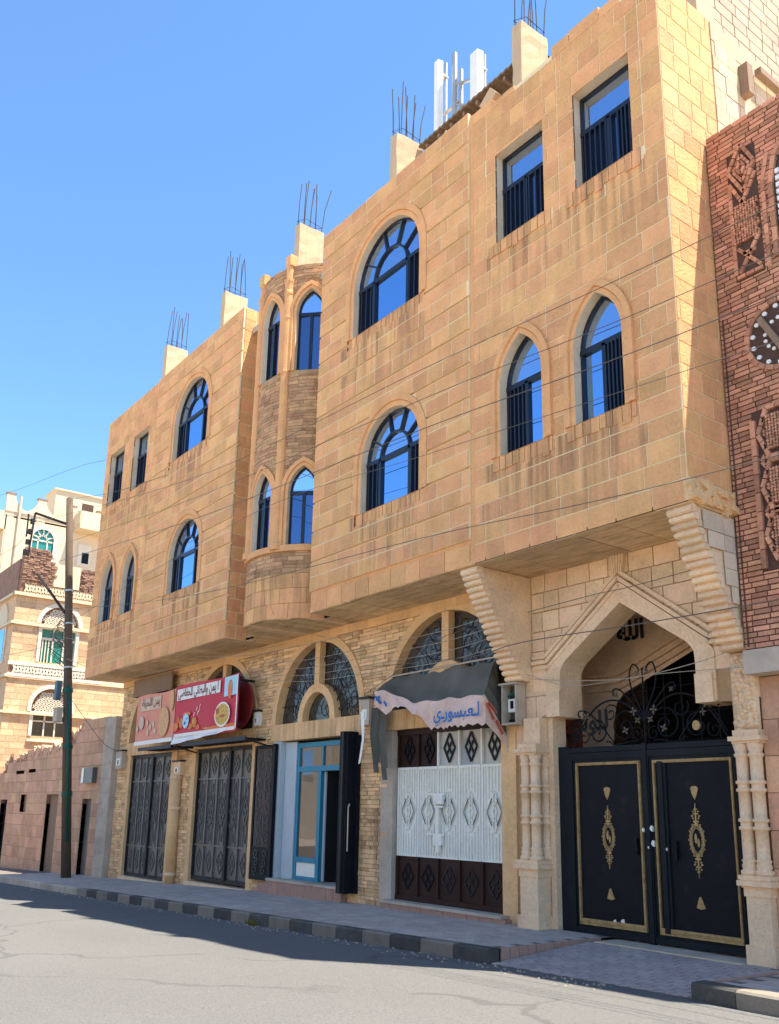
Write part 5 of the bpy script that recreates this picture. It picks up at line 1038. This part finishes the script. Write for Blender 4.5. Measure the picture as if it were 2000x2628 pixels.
for i, (za, zb_, zc, lb) in enumerate(((4.52, 4.40, 4.36, 'uppermost'), (4.40, 4.24, 4.18, 'second'), (4.28, 4.10, 4.02, 'third'), (4.20, 3.98, 3.86, 'lowest'))):
    cable('%s of the four cables strung across the middle fanlights' % lb, [(-17.6, 0.95, za+0.1), (-15.2, 0.9, zb_), (-13.0, 0.9, lerp(zb_, zc, 0.6)), (-10.9, 0.85, zc), (-9.45, 0.8, zc+0.08)], 0.009, M_CABL)
cable('dark cable looping in front of the right fanlight above the awning', [(-13.3, 1.0, 3.55), (-12.3, 0.95, 3.84), (-11.2, 0.95, 4.25), (-10.3, 0.9, 4.3), (-9.5, 0.9, 4.1)], 0.008)
cable('cable running from far rooftops to the upper left corner of the building', [(-50, -0.5, 16.2), (-36.27, -0.35, 13.3), (-27.43, -0.3, 11.78), (-25.2, -0.05, 11.45)], 0.012)
cable('cable from the pole top to the left end of the building', [PT+Vector((0, 0, -0.05)), (-26.1, -0.35, 10.45), (-24.1, -0.06, 10.15), (-20.5, -0.06, 9.6)], 0.010)
cable('cable leaving the pole arm towards the houses at far left', [PP(9.75)+Vector((-0.3, -0.9, 0)), (-34, -0.6, 10.3), (-50, -1.2, 11.5)], 0.012)
cable('slack cable leaving the pole low towards the houses at far left', [PP(6.3), (-33, -0.2, 6.6), (-50, -0.6, 8.4)], 0.014, M_CABL)
cable('cable hanging from the pole to the meter box by the first gate', [PP(4.6)+Vector((0.1, 0, 0)), (-25.6, 0.7, 3.4), (-25.2, 0.95, 3.1), (-24.8, 1.0, 3.04)], 0.014)
cable('thin cable hanging straight down from the curved bay', [(-14.55, -0.27, 6.9), (-14.56, -0.26, 5.2), (-14.6, 0.3, 4.88), (-14.7, 1.07, 4.80)], 0.008, M_CABL)

# ------------------------------------------------------------------ brick house on the right
YB = 0.87; FBR = front(YB); rb = random.Random(21)
T = thing('brick_house', 'dark red brick house with raised diamond brickwork at the right edge', 'house', (-4.0, YB, 0)); XR = -2.2
def dia_region(u, z):
    if -5.42 < u < -5.02 and 7.92 < z < 9.84 and z < 9.84-1.2*abs(u+5.21): return True
    return -5.36 < u < -4.6 and 4.22 < z < 6.22
pan = [Op('rect', -5.42, -5.03, 7.9, 9.72), Op('rect', -5.38, -4.4, 4.22, 6.16), Op('round', -5.32, -4.50, 6.98, 7.03, 0, 0.45), Op('round', -4.84, -3.6, 8.0, 9.0)]
pan[2].zb = 6.62; pan[2].half = lambda z: math.sqrt(max(0, 0.41**2-(z-7.03)**2)); pan[2].zt = 7.44; pan[2].zs = -9
core = MB(); core.box(-5.69, XR, YB, YB+0.3, 3.36, 10.15); core.build('wall_core', M_BRM, T)
LB = masonry(-5.69, XR, 3.37, 10.17, 0.0634, 0.205, pan, FBR, rb, 0.012, 0.03, 0.015, pj=0.007, jit=0.15, tonev=0.75)
LB2 = [q for q in LB if min(p[0] for p in q.v) < -4.5]; place_blocks('brick', LB2, M_BRICK, T, 300)
b = MB()
for q in LB:
    if min(p[0] for p in q.v) >= -4.5: b.add(q.v, q.f, q.att)
stuff(b.build('brick_far_field', M_BRICK, T))
pt = MB()
def bl(P, closed=False, L=0.10, h=0.045, proud=0.05):
    P = P+[P[0]] if closed else P
    for (a, c_) in zip(P, P[1:]):
        d = Vector((c_[0]-a[0], 0, c_[1]-a[1])); n_ = max(1, round(d.length/L)); d.normalize()
        for i in range(n_):
            t = (i+0.5)/n_; u, z = lerp(a[0], c_[0], t), lerp(a[1], c_[1], t); pt.att = ((rb.random()-0.5)*0.7, rb.random()-0.5, 0)
            pt.obox((u, YB-proud/2+0.02, z), d, Vector((0, 1, 0)), d.cross(Vector((0, 1, 0))), math.hypot(c_[0]-a[0], c_[1]-a[1])/n_/2-0.006, proud/2, h/2)
def lozenge(c, hw, hh, proud=0.05): bl([(c[0], c[1]+hh), (c[0]+hw, c[1]), (c[0], c[1]-hh), (c[0]-hw, c[1])], True, 0.07, 0.04, proud)
bl([(-5.40, 9.45), (-5.21, 9.78), (-5.05, 9.45), (-5.21, 9.08)], True, proud=0.07); lozenge((-5.22, 9.43), 0.11, 0.19, 0.06); lozenge((-5.22, 9.43), 0.05, 0.09, 0.08)
bl([(-5.41, 9.3), (-5.06, 8.55)], proud=0.05); bl([(-5.05, 9.3), (-5.38, 8.75)], proud=0.05)
for j in range(7):
    for i in range(5):
        z = 8.9-j*0.075; u = -5.36+i*0.07+(0.035 if j % 2 else 0)
        if u < -5.05: lozenge((u, z), 0.028, 0.034, 0.06)
bl([(-5.36, 8.0), (-5.06, 8.45)], proud=0.05); bl([(-5.07, 8.0), (-5.36, 8.35)], proud=0.05); bl([(-5.40, 7.96), (-5.05, 7.96)]); bl([(-5.41, 8.0), (-5.41, 9.3)], L=0.2, h=0.05, proud=0.04)
bl([(-5.30, 8.25), (-5.12, 8.25)])
bl([(-5.36, 4.25), (-5.36, 6.05)], L=0.22, h=0.06, proud=0.07)
for (cz) in (5.85, 5.2, 4.62):
    bl([(-5.30, cz), (-5.18, cz+0.30), (-4.95, cz+0.30), (-4.83, cz), (-4.95, cz-0.30), (-5.18, cz-0.30)], True, 0.10, 0.05, 0.07)
    for j in range(5):
        for i in range(5):
            u, z = -5.2+i*0.075+(0.037 if j % 2 else 0), cz+0.17-j*0.085
            if u < -4.9: lozenge((u, z), 0.030, 0.036, 0.07)
for cz in (5.52, 4.9): lozenge((-4.9, cz), 0.12, 0.12); lozenge((-5.24, cz), 0.05, 0.08)
bl([(-5.02, 6.28), (-4.9, 6.4), (-4.7, 6.2)]); bl([(-4.75, 3.9), (-4.95, 3.75), (-4.75, 3.6)]); bl([(-4.65, 3.86), (-4.82, 3.75), (-4.65, 3.64)])
P = [(-4.92+0.43*math.cos(R(a)), 7.03+0.43*math.sin(R(a))) for a in range(0, 360, 15)]; bl(P, True, 0.1, 0.06, 0.06)
for a_ in (8.0, 8.5, 9.0): pass
bl([(-4.87, 8.0), (-4.87, 9.0), (-4.80, 9.35), (-4.6, 9.65)], L=0.2, h=0.06, proud=0.06); bl([(-4.97, 7.9), (-4.97, 9.1), (-4.88, 9.45)], L=0.16, h=0.05, proud=0.05)
stuff(pt.build('pattern_brick', M_BRICK, T))
for i in range(30):
    a, r_ = R(i*24), (0.36 if i < 15 else 0.20); u, z = -4.92+r_*math.cos(a), 7.03+r_*math.sin(a); e = 0.032 if i < 15 else 0.026
    oc = MB(); oc.prism([(u+e*math.cos(k*1.05+a), z+e*0.9*math.sin(k*1.05+a)) for k in range(6)], FBR, -0.02, 0.01); oc.build('white_stone', M_MAR, T)
for i in range(12): z = 8.05+i*0.095; oc = MB(); oc.box(-4.80, -4.75, YB-0.03, YB+0.01, z, z+0.06); oc.build('white_stone', M_MAR, T)
one('oculus_bar', M_WOOD, T, lambda b: b.bar((-5.16, YB-0.03, 7.30), (-4.86, YB-0.03, 6.72), 0.07, 0.05))
boxo('stone_band', M_GC, T, -5.70, XR, YB-0.05, YB+0.4, 3.09, 3.358)
one('cable_conduit', M_BRM, T, lambda b: b.tube([(-5.64, YB-0.02, 3.4), (-5.64, YB-0.02, 7.5)], 0.009, 5))
boxo('ground_floor_core', M_PINKM, T, -5.69, XR, 1.10, 1.3, -0.3, 3.09)
LP = masonry(-5.69, XR, -0.2, 3.08, 0.40, 0.55, [], front(1.09), rb, 0.012, 0.03, 0.008); place_blocks('pink_block', LP, M_PINK, T)
boxo('return_wall', M_BRICK, T, XR-0.3, XR, YB+0.1, 9, -0.3, 10.1); boxo('roof_slab', M_GC, T, -5.70, XR, YB+0.3, 9, 9.9, 10.05)
T2 = thing('wall_lamp', 'white rounded wall lamp on the pink stone at the right edge', 'lamp', (-5.26, 1.0, 2.35)); one('shade', M_WP, T2, lambda b: b.lathe([(0, 2.28), (0.07, 2.31), (0.11, 2.42), (0.11, 2.52), (0.07, 2.62), (0, 2.64)], -5.24, 0.98, 12), True); one('wall_plate', M_STD, T2, lambda b: b.box(-5.28, -5.20, 1.04, 1.08, 2.38, 2.56))

# ------------------------------------------------------------------ low yard wall on the left
YL = 1.08; FL = front(YL); T = thing('yard_wall', 'old pink stone yard wall with a crumbling top, left of the utility pole', 'wall', (-31, YL, -0.6))
topz = [(-37.2, 2.3), (-36.6, 2.55), (-36.1, 2.9), (-35.5, 3.3), (-34.9, 3.04), (-33.6, 3.22), (-32.6, 3.35), (-31.3, 3.30), (-30.0, 3.42), (-28.6, 3.7), (-27.9, 4.05), (-25.95, 4.07)]
lo = [Op('rect', -27.52, -26.75, -2, 1.76), Op('rect', -30.9, -29.72, -2, 1.9), Op('rect', -33.79, -33.07, 1.32, 1.91), Op('rect', -36.25, -35.38, -2, 1.74), Op('rect', -34.7, -33.7, 2.62, 2.74), Op('rect', -33.2, -32.4, 2.64, 2.76)]
r6 = random.Random(17); LW = masonry(-37.2, -25.95, -0.9, 4.08, 0.36, 0.62, lo, FL, r6, 0.012, 0.22, 0.010, pj=0.008)
LW = [q for q in LW if max(p[2] for p in q.v) < interp(sum(p[0] for p in q.v)/len(q.v), topz)+0.12+r6.random()*0.1]; place_blocks('yard_stone', LW, M_PINK, T)
cj = MB()
for i in range(40):
    xa = -37.2+i*11.25/40; xb = xa+11.25/40; panel(cj, xa, xb, -1, interp((xa+xb)/2, topz)-0.1, lo, FL, 0.0, 0.4, back=0.2)
cj.build('wall_core', M_PINKM, T)
one('rubble_top', M_PINK, T, lambda b: [b.obox((x_, YL+0.08, interp(x_, topz)-0.02+r6.random()*0.1), Vector((math.cos(x_*7), 0.2, math.sin(x_*7))).normalized(), Vector((0, 1, 0)), Vector((-math.sin(x_*7), 0, math.cos(x_*7))), 0.09+r6.random()*0.1, 0.1, 0.05+r6.random()*0.05) for x_ in [-37+i*0.22 for i in range(42)]])
one('wood_door', M_WOOD, T, lambda b: [b.box(-30.9+i*0.169+0.003, -30.9+(i+1)*0.169-0.003, YL+0.12, YL+0.16, -0.7, 1.9) for i in range(7)])
d_ = boxo('metal_door', M_STEEL, T, -27.52, -26.75, YL+0.12, YL+0.16, -0.6, 1.76); boxo('handle', M_BLK, d_, -26.86, -26.82, YL+0.08, YL+0.12, 0.6, 0.75)
boxo('dark_door', M_BLK, T, -36.25, -35.38, YL+0.14, YL+0.18, -0.8, 1.74); one('slot_board', M_WOOD, T, lambda b: (b.box(-33.79, -33.07, YL+0.12, YL+0.15, 1.32, 1.91),))
boxo('slot_dark', M_DARK, T, -34.8, -32.3, YL+0.17, YL+0.19, 2.6, 2.8)
boxo('wall_end_pier', M_GC, T, -25.95, -25.16, YL-0.10, YL+0.3, -0.7, 4.02)
one('pier_stone', M_GC, T, lambda b: [b.box(-25.94, -25.17, YL-0.115, YL-0.1, -0.5+i*0.4+0.006, -0.5+(i+1)*0.4-0.006, ((r6.random()-0.5)*0.5, 0, 0)) for i in range(9)])
T = thing('wall_cabinet', 'grey metal cabinet fixed high on the yard wall beside the pole', 'cabinet', (-26.95, YL, 2.2)); one('case', M_STEEL, T, lambda b: b.box(-27.35, -26.5, YL-0.16, YL-0.01, 2.2, 2.64)); one('side_panel', M_GALV, T, lambda b: b.box(-27.39, -27.2, YL-0.17, YL-0.16, 2.21, 2.63))

# ------------------------------------------------------------------ tan house behind the yard wall
XH = -37.0; FH = sideX(XH); T = thing('stone_house', 'sunlit tan stone house with white zigzag bands behind the utility pole', 'house', (-41, 3.4, -1))
hw = [Op('rect', 2.06, 3.42, 7.08, 8.42), Op('round', 1.98, 3.50, 8.62, 8.62), Op('rect', 2.08, 3.40, 4.18, 5.0), Op('round', 1.98, 3.50, 5.12, 5.30)]
ho = [Op(o.k, o.u0, o.u1, o.zb0, o.zs, 0.12) for o in hw]
w1 = MB(); panel(w1, 0.93, 5.74, -1.2, 6.45, hw, FH, 0.0, 0.25); panel(w1, 0.95, 4.6, 6.45, 9.75, hw, FH, 0.0, 0.25); w1.box(-46, -37.0, 5.7, 5.74, -1, 6.4); w1.box(-46, XH, 0.95, 1.0, -1.2, 9.7); w1.box(-46, -37.3, 4.55, 4.6, 6.4, 11); w1.box(-46, -37.2, 1.0, 5.7, 6.40, 6.46); w1.box(-46, -37.2, 1.0, 4.6, 9.6, 9.7); w1.build('wall', M_HT, T)
LH = masonry(0.93, 5.74, 1.5, 4.98, 0.24, 0.5, ho, FH, r6, 0.008, 0.02, 0.014)+masonry(0.93, 5.74, 5.06, 6.36, 0.24, 0.5, ho, FH, r6, 0.008, 0.02, 0.014)+masonry(0.93, 4.6, 7.0, 9.62, 0.24, 0.5, ho, FH, r6, 0.008, 0.02, 0.014)
place_blocks('house_block', LH, M_HT, T, 120)
one('cornice', M_HC, T, lambda b: (b.box(XH, XH+0.16, 0.8, 4.7, 9.63, 9.76), b.box(XH, XH+0.12, 0.83, 4.7, 8.47, 8.58), b.box(XH, XH+0.12, 0.83, 5.74, 4.98, 5.08), b.box(XH, XH+0.08, 0.87, 5.74, 6.36, 6.42)))
def zigzag(b, y0, y1, z0, z1, n):
    for k in range(n):
        a, c_ = lerp(y0, y1, k/n), lerp(y0, y1, (k+1)/n); m_ = (a+c_)/2
        b.bar((XH+0.06, a, z0), (XH+0.06, m_, z1), 0.07, 0.06, (1, 0, 0)); b.bar((XH+0.06, m_, z1), (XH+0.06, c_, z0), 0.07, 0.06, (1, 0, 0))
        b.bar((XH+0.055, a, z1), (XH+0.055, m_, z0), 0.05, 0.06, (1, 0, 0)); b.bar((XH+0.055, m_, z0), (XH+0.055, c_, z1), 0.05, 0.06, (1, 0, 0))
one('white_band', M_HW, T, lambda b: (b.box(XH, XH+0.09, 0.9, 4.62, 6.42, 6.54), b.box(XH, XH+0.09, 0.9, 4.62, 6.86, 7.0), zigzag(b, 1.1, 4.6, 6.54, 6.86, 14)))
boxo('zigzag_backing', M_HB, T, XH+0.002, XH+0.012, 0.95, 4.6, 6.54, 6.86)  # thin brown strip behind the white zigzag
one('parapet_zigzag', M_HC, T, lambda b: zigzag(b, 1.2, 4.5, 9.80, 10.12, 13))
b = MB(); r7 = random.Random(9)
for j in range(26):
    z = 9.78+j*0.075
    if z > 11.65: break
    y = 1.05
    while y < 4.55:
        L_ = 0.12+r7.random()*0.16
        ins = (2.25 < y < 3.35 and z > 10.0+0.1)
        if not (z < 10.15) and not ins and not (y > 2.0 and y < 3.5 and z > 11.2) and not (y > 3.4 and z > 11.1): b.box(XH-0.02-r7.random()*0.05, XH+0.03+r7.random()*0.05, y, y+L_-0.015, z, z+0.06, ((r7.random()-0.5)*0.9, 0, 0))
        y += L_
stuff(b.build('parapet_rubble', M_HB, T)); one('parapet_core', M_HB, T, lambda b: (b.box(XH-0.35, XH-0.02, 1.05, 4.55, 9.76, 11.05), b.box(XH-0.35, XH-0.02, 1.05, 2.1, 11.05, 11.6), b.box(-46, XH-0.3, 1.0, 1.3, 9.7, 11.2)))
one('plaster_patch', M_HC, T, lambda b: b.box(XH-0.02, XH+0.02, 2.25, 3.35, 10.2, 11.15))
for o in hw:
    rect = o.k == 'rect'; ring = MB(); a_, b2 = o.outline(0), o.outline(0.13 if rect else 0.16); prism_strip(ring, a_, b2, FH, -0.05, -0.05); prism_strip(ring, b2, b2, FH, -0.05, 0.0); prism_strip(ring, a_, a_, FH, -0.05, 0.15)
    W = ring.build('window', M_HW, T); P = o.outline(0)
    one('pane', M_HG if (rect and o.zb0 > 6) else (M_GLD if rect else M_HB), W, lambda b: b.add([FH(u, z, 0.12) for u, z in P], [tuple(range(len(P)))]))
    f_ = MB()
    if rect:
        for q in (0.36, 0.68): y_ = lerp(o.u0, o.u1, q); f_.box(XH-0.1, XH-0.05, y_-0.03, y_+0.03, o.zb0, o.zs)
        f_.box(XH-0.1, XH-0.05, o.u0, o.u1, lerp(o.zb0, o.zs, 0.68), lerp(o.zb0, o.zs, 0.75))
        if o.zb0 > 6:
            for k in range(3): y_ = o.u0+0.1+k*0.12; f_.box(XH-0.09, XH-0.06, y_-0.02, y_+0.02, o.zb0, lerp(o.zb0, o.zs, 0.68))
    else:
        rk = random.Random(int(o.zb0*7)); n = 0
        for j in range(6):
            for i in range(11):
                y_ = o.u0+0.08+i*0.135+(0.06 if j % 2 else 0); z = o.zb0+0.06+j*0.13
                if abs(y_-o.c)+0.09 < o.half(max(z+0.06, o.zs)) or z < o.zs-0.1:
                    if abs(y_-o.c) < 0.68: f_.bar((XH-0.07, y_-0.07, z-0.05), (XH-0.07, y_+0.07, z+0.07), 0.035, 0.04, (1, 0, 0)); f_.bar((XH-0.075, y_-0.06, z+0.07), (XH-0.075, y_+0.06, z-0.05), 0.03, 0.04, (1, 0, 0))
    f_.build('tracery', M_HW, W)
    if rect: one('sill', M_HW, W, lambda b: b.box(XH, XH+0.1, o.u0-0.16, o.u1+0.16, o.zb0-0.22, o.zb0-0.13))
for (x_, z0, z1) in ((-38.6, 7.0, 8.5), (-41, 7.0, 8.5), (-38.6, 3.6, 5.0)):
    W = boxo('window', M_HW, T, x_-0.75, x_+0.75, 0.90, 0.945, z0, z1); boxo('pane', M_GL, W, x_-0.6, x_+0.6, 0.88, 0.898, z0+0.1, z1-0.1)
    one('arch_head', M_HC, W, lambda b: b.prism([(x_+0.75*math.cos(R(a)), z1+0.15+0.9*math.sin(R(a))) for a in range(0, 181, 15)], front(0.95), -0.05, 0.0))
one('cornice', M_HC, T, lambda b: [b.box(-46, XH+0.15, 0.80, 0.95, z, z+0.1) for z in (4.98, 6.38, 8.47, 9.64)])

# ------------------------------------------------------------------ pale house farther back
XC = -52.0; FC = sideX(XC); T = thing('cream_house', 'pale cream house with a scalloped parapet and a green arched window, farthest left', 'house', (-57, 7, -1))
cw = [Op('round', 5.15, 6.50, 15.4, 16.35)]
w1 = MB(); panel(w1, 3.7, 14, -1.5, 17.4, cw, FC, 0.0, 0.5); w1.box(-64, XC, 3.65, 3.72, -1.5, 17.4); w1.box(-64, XC-0.1, 3.7, 14, 17.0, 17.1); w1.build('wall', M_HC, T)
b = MB(); ys = [3.75+i*1.72 for i in range(6)]
for y0 in ys:
    b.box(XC-0.25, XC+0.02, y0-0.14, y0+0.34, 17.4, 18.66); P = []
    n = 10; A = [(XC, y0+0.34+1.24*i/n, 17.3) for i in range(n+1)]; B_ = [(XC, y0+0.34+1.24*i/n, 18.45-0.62*math.sin(math.pi*i/n)**0.7) for i in range(n+1)]
    b.strip(A, B_); b.strip([(p[0]-0.25, p[1], p[2]) for p in A], [(p[0]-0.25, p[1], p[2]) for p in B_]); b.strip(B_, [(p[0]-0.25, p[1], p[2]) for p in B_])
b.build('parapet', M_HC, T)
one('parapet_cap', M_HB, T, lambda b: [b.box(XC-0.28, XC+0.05, y0-0.17, y0+0.37, 18.66, 18.74) for y0 in ys]); one('ledge', M_GC, T, lambda b: b.box(XC, XC+0.06, 3.6, 9, 17.62, 17.70))
o = cw[0]; ring = MB(); prism_strip(ring, o.outline(-0.08), o.outline(0.1), FC, -0.04, -0.04); W = ring.build('window', M_HW, T); P = o.outline(0); one('pane', M_HG, W, lambda b: b.add([FC(u, z, 0.08) for u, z in P], [tuple(range(len(P)))]))
one('tracery', M_HW, W, lambda b: ([b.bar((XC-0.05, o.c+0.22*math.cos(R(a)), o.zs+0.22*math.sin(R(a))), (XC-0.05, o.c+0.68*math.cos(R(a)), o.zs+0.68*math.sin(R(a))), 0.07, 0.05, (1, 0, 0)) for a in (20, 60, 90, 125, 160)], b.box(XC-0.07, XC-0.03, o.u0, o.u1, o.zs-0.12, o.zs-0.04), [b.bar((XC-0.05, o.c+0.24*math.cos(R(a)), o.zs+0.24*math.sin(R(a))), (XC-0.05, o.c+0.24*math.cos(R(a+30)), o.zs+0.24*math.sin(R(a+30))), 0.06, 0.05, (1, 0, 0)) for a in range(0, 180, 30)], b.box(XC-0.07, XC-0.03, o.c-0.3, o.c-0.23, 15.4, o.zs), b.box(XC-0.07, XC-0.03, o.c+0.23, o.c+0.3, 15.4, o.zs)))
one('balcony', M_HC, T, lambda b: (b.box(XC, XC+1.1, 7.5, 10.5, 17.15, 17.4), b.box(XC+1.0, XC+1.1, 7.5, 10.5, 17.4, 18.2), b.box(XC, XC+1.1, 7.45, 7.52, 17.4, 18.2)))
one('balcony', M_HC, T, lambda b: (b.box(-60, XC, 2.6, 3.7, 16.55, 16.8), b.box(-60, XC, 2.6, 2.7, 16.8, 17.6), b.box(XC-0.1, XC, 2.6, 3.7, 16.8, 17.6), b.box(-60, XC, 2.6, 3.7, 14.2, 14.4), b.box(-60, XC, 2.6, 2.7, 14.4, 15.2)))
W = boxo('window', M_HW, T, XC-0.02, XC+0.05, 7.85, 8.6, 15.2, 16.5); boxo('pane', M_BLK, W, XC+0.052, XC+0.06, 8.1, 8.5, 15.35, 16.0)
one('stair_house', M_HC, T, lambda b: (b.box(XC-3, XC-1.2, 6.6, 9.6, 17.0, 19.9), b.box(XC-3.1, XC-1.1, 6.5, 9.7, 19.9, 20.0))); boxo('stair_window', M_BRM, T, XC-1.195, XC-1.18, 8.2, 8.9, 18.7, 19.4)
one('pipe', M_GC, T, lambda b: b.tube([(XC+0.08, 4.35, 10), (XC+0.08, 4.35, 18.6)], 0.08, 6))

# ------------------------------------------------------------------ things on the roof
T = thing('roof_shed', 'lean-to shed with a rusty corrugated roof behind the parapet', 'shed', (-10, 1.5, 12.15)); boxo('shed_wall', M_GC, T, -11.1, -8.5, 0.85, 0.95, 12.15, 13.55)
def corr(b, xa, xb, y0, y1, z0, z1, n):
    A = [(lerp(xa, xb, i/n), y0, z0+(0.03 if i % 2 else 0)) for i in range(n+1)]; B_ = [(p[0], y1, p[2]+z1-z0) for p in A]; b.strip(A, B_); b.strip([(p[0], p[1], p[2]-0.035) for p in A], [(p[0], p[1], p[2]-0.035) for p in B_]); b.strip(A, [(p[0], p[1], p[2]-0.035) for p in A])
one('corrugated_roof', M_RUST, T, lambda b: corr(b, -11.35, -8.45, 0.55, 3.5, 13.60, 14.1, 44)); one('rafter', M_WOOD, T, lambda b: [b.box(x_, x_+0.05, 0.6, 3.4, 13.48, 13.56) for x_ in [-11.2+i*0.34 for i in range(8)]])
one('rubble_on_wall', M_CO, T, lambda b: [b.obox((x_, 0.2, 12.62+0.08*(i % 3)), Vector((0.8, 0, 0.6)), Vector((0, 1, 0)), Vector((-0.6, 0, 0.8)), 0.16, 0.06, 0.12) for i, x_ in enumerate((-10.35, -10.15, -9.05))])
T = thing('tin_ridge', 'grey tin ridge showing behind the parapet right of the last column stub', 'roof sheet', (-7.4, 1.3, 12.2)); one('sheet', M_RUST, T, lambda b: (corr(b, -8.0, -7.2, 0.7, 1.3, 13.0, 13.35, 12), corr(b, -8.0, -7.2, 1.3, 1.9, 13.35, 13.0, 12))); boxo('sheet_wall', M_GC, T, -7.95, -7.25, 0.78, 0.82, 12.1, 13.0)
def ant(label, x_, y_, z0, z1, w_, d_):
    T = thing('panel_antenna', label, 'antenna', (x_, y_, 12.15), 'panel antennas on the roof'); one('panel', M_ANT, T, lambda b: b.prism([(x_-w_/2, y_), (x_-w_/2+0.03, y_-d_), (x_+w_/2-0.03, y_-d_), (x_+w_/2, y_)], lambda u, v, d: (u, v, d), z0, z1))
    one('mast', M_GALV, T, lambda b: b.tube([(x_, y_+0.16, 12.1), (x_, y_+0.16, z1+0.1)], 0.035, 8)); one('clamp', M_GALV, T, lambda b: [b.box(x_-0.04, x_+0.04, y_, y_+0.2, z, z+0.06) for z in (z0+0.2, z1-0.3)])
ant('wide white panel antenna on the roof, nearest the tall column stub', -11.25, 2.0, 14.9, 16.45, 0.27, 0.14)
ant('narrow white panel antenna on the roof, left of the steel mast', -12.45, 2.0, 14.5, 17.15, 0.18, 0.12)
T = thing('antenna_mast', 'galvanised antenna mast with side arms between two white panels', 'mast', (-12.05, 2.1, 12.15)); one('mast', M_GALV, T, lambda b: b.tube([(-12.1, 2.1, 12.1), (-12.1, 2.1, 17.2)], 0.06, 8)); one('mast', M_GALV, T, lambda b: b.tube([(-11.95, 2.15, 12.1), (-11.95, 2.15, 16.7)], 0.05, 8)); one('side_arm', M_GALV, T, lambda b: (b.bar((-12.1, 2.1, 16.4), (-11.25, 2.2, 16.1), 0.05), b.bar((-12.1, 2.1, 15.9), (-11.25, 2.2, 15.35), 0.05), b.bar((-12.45, 2.1, 15.9), (-11.95, 2.1, 15.9), 0.05)))

# ------------------------------------------------------------------ houses across the street (seen only as reflections)
r8 = random.Random(31)
for i, (xa, xb, h, lb) in enumerate(((-62, -44, 6.0, 'low tan house across the street, farthest left'), (-43.5, -29, 6.8, 'tan house across the street facing the yard wall'), (-28.5, -14, 6.2, 'cream house across the street facing the building'), (-13.5, 0, 6.6, 'tan house across the street behind the camera'), (0.5, 16, 5.8, 'cream house across the street, farthest right'))):
    T = thing('street_house', lb, 'house', ((xa+xb)/2, -22, -1), 'houses across the street'); m = (M_HW, M_HC)[i % 2]
    boxo('wall', m, T, xa, xb, -30, -18, -1.6, h); one('parapet', M_HW, T, lambda b: [b.box(xa+k*1.0, xa+k*1.0+0.6, -18.25, -17.98, h, h+0.5) for k in range(int(xb-xa))])
    for fz in (3.6,):
        x_ = xa+1.2
        while x_ < xb-1.5:
            if fz+1.4 < h-0.3: W = boxo('window', M_HW, T, x_-0.08, x_+1.08, -17.99, -17.95, fz-0.08, fz+1.5); boxo('pane', M_GL, W, x_, x_+1.0, -17.948, -17.94, fz, fz+1.4)
            x_ += 2.4
    boxo('shop_door', M_STEEL, T, xa+2, xa+4.4, -17.99, -17.95, -0.4, 2.4)
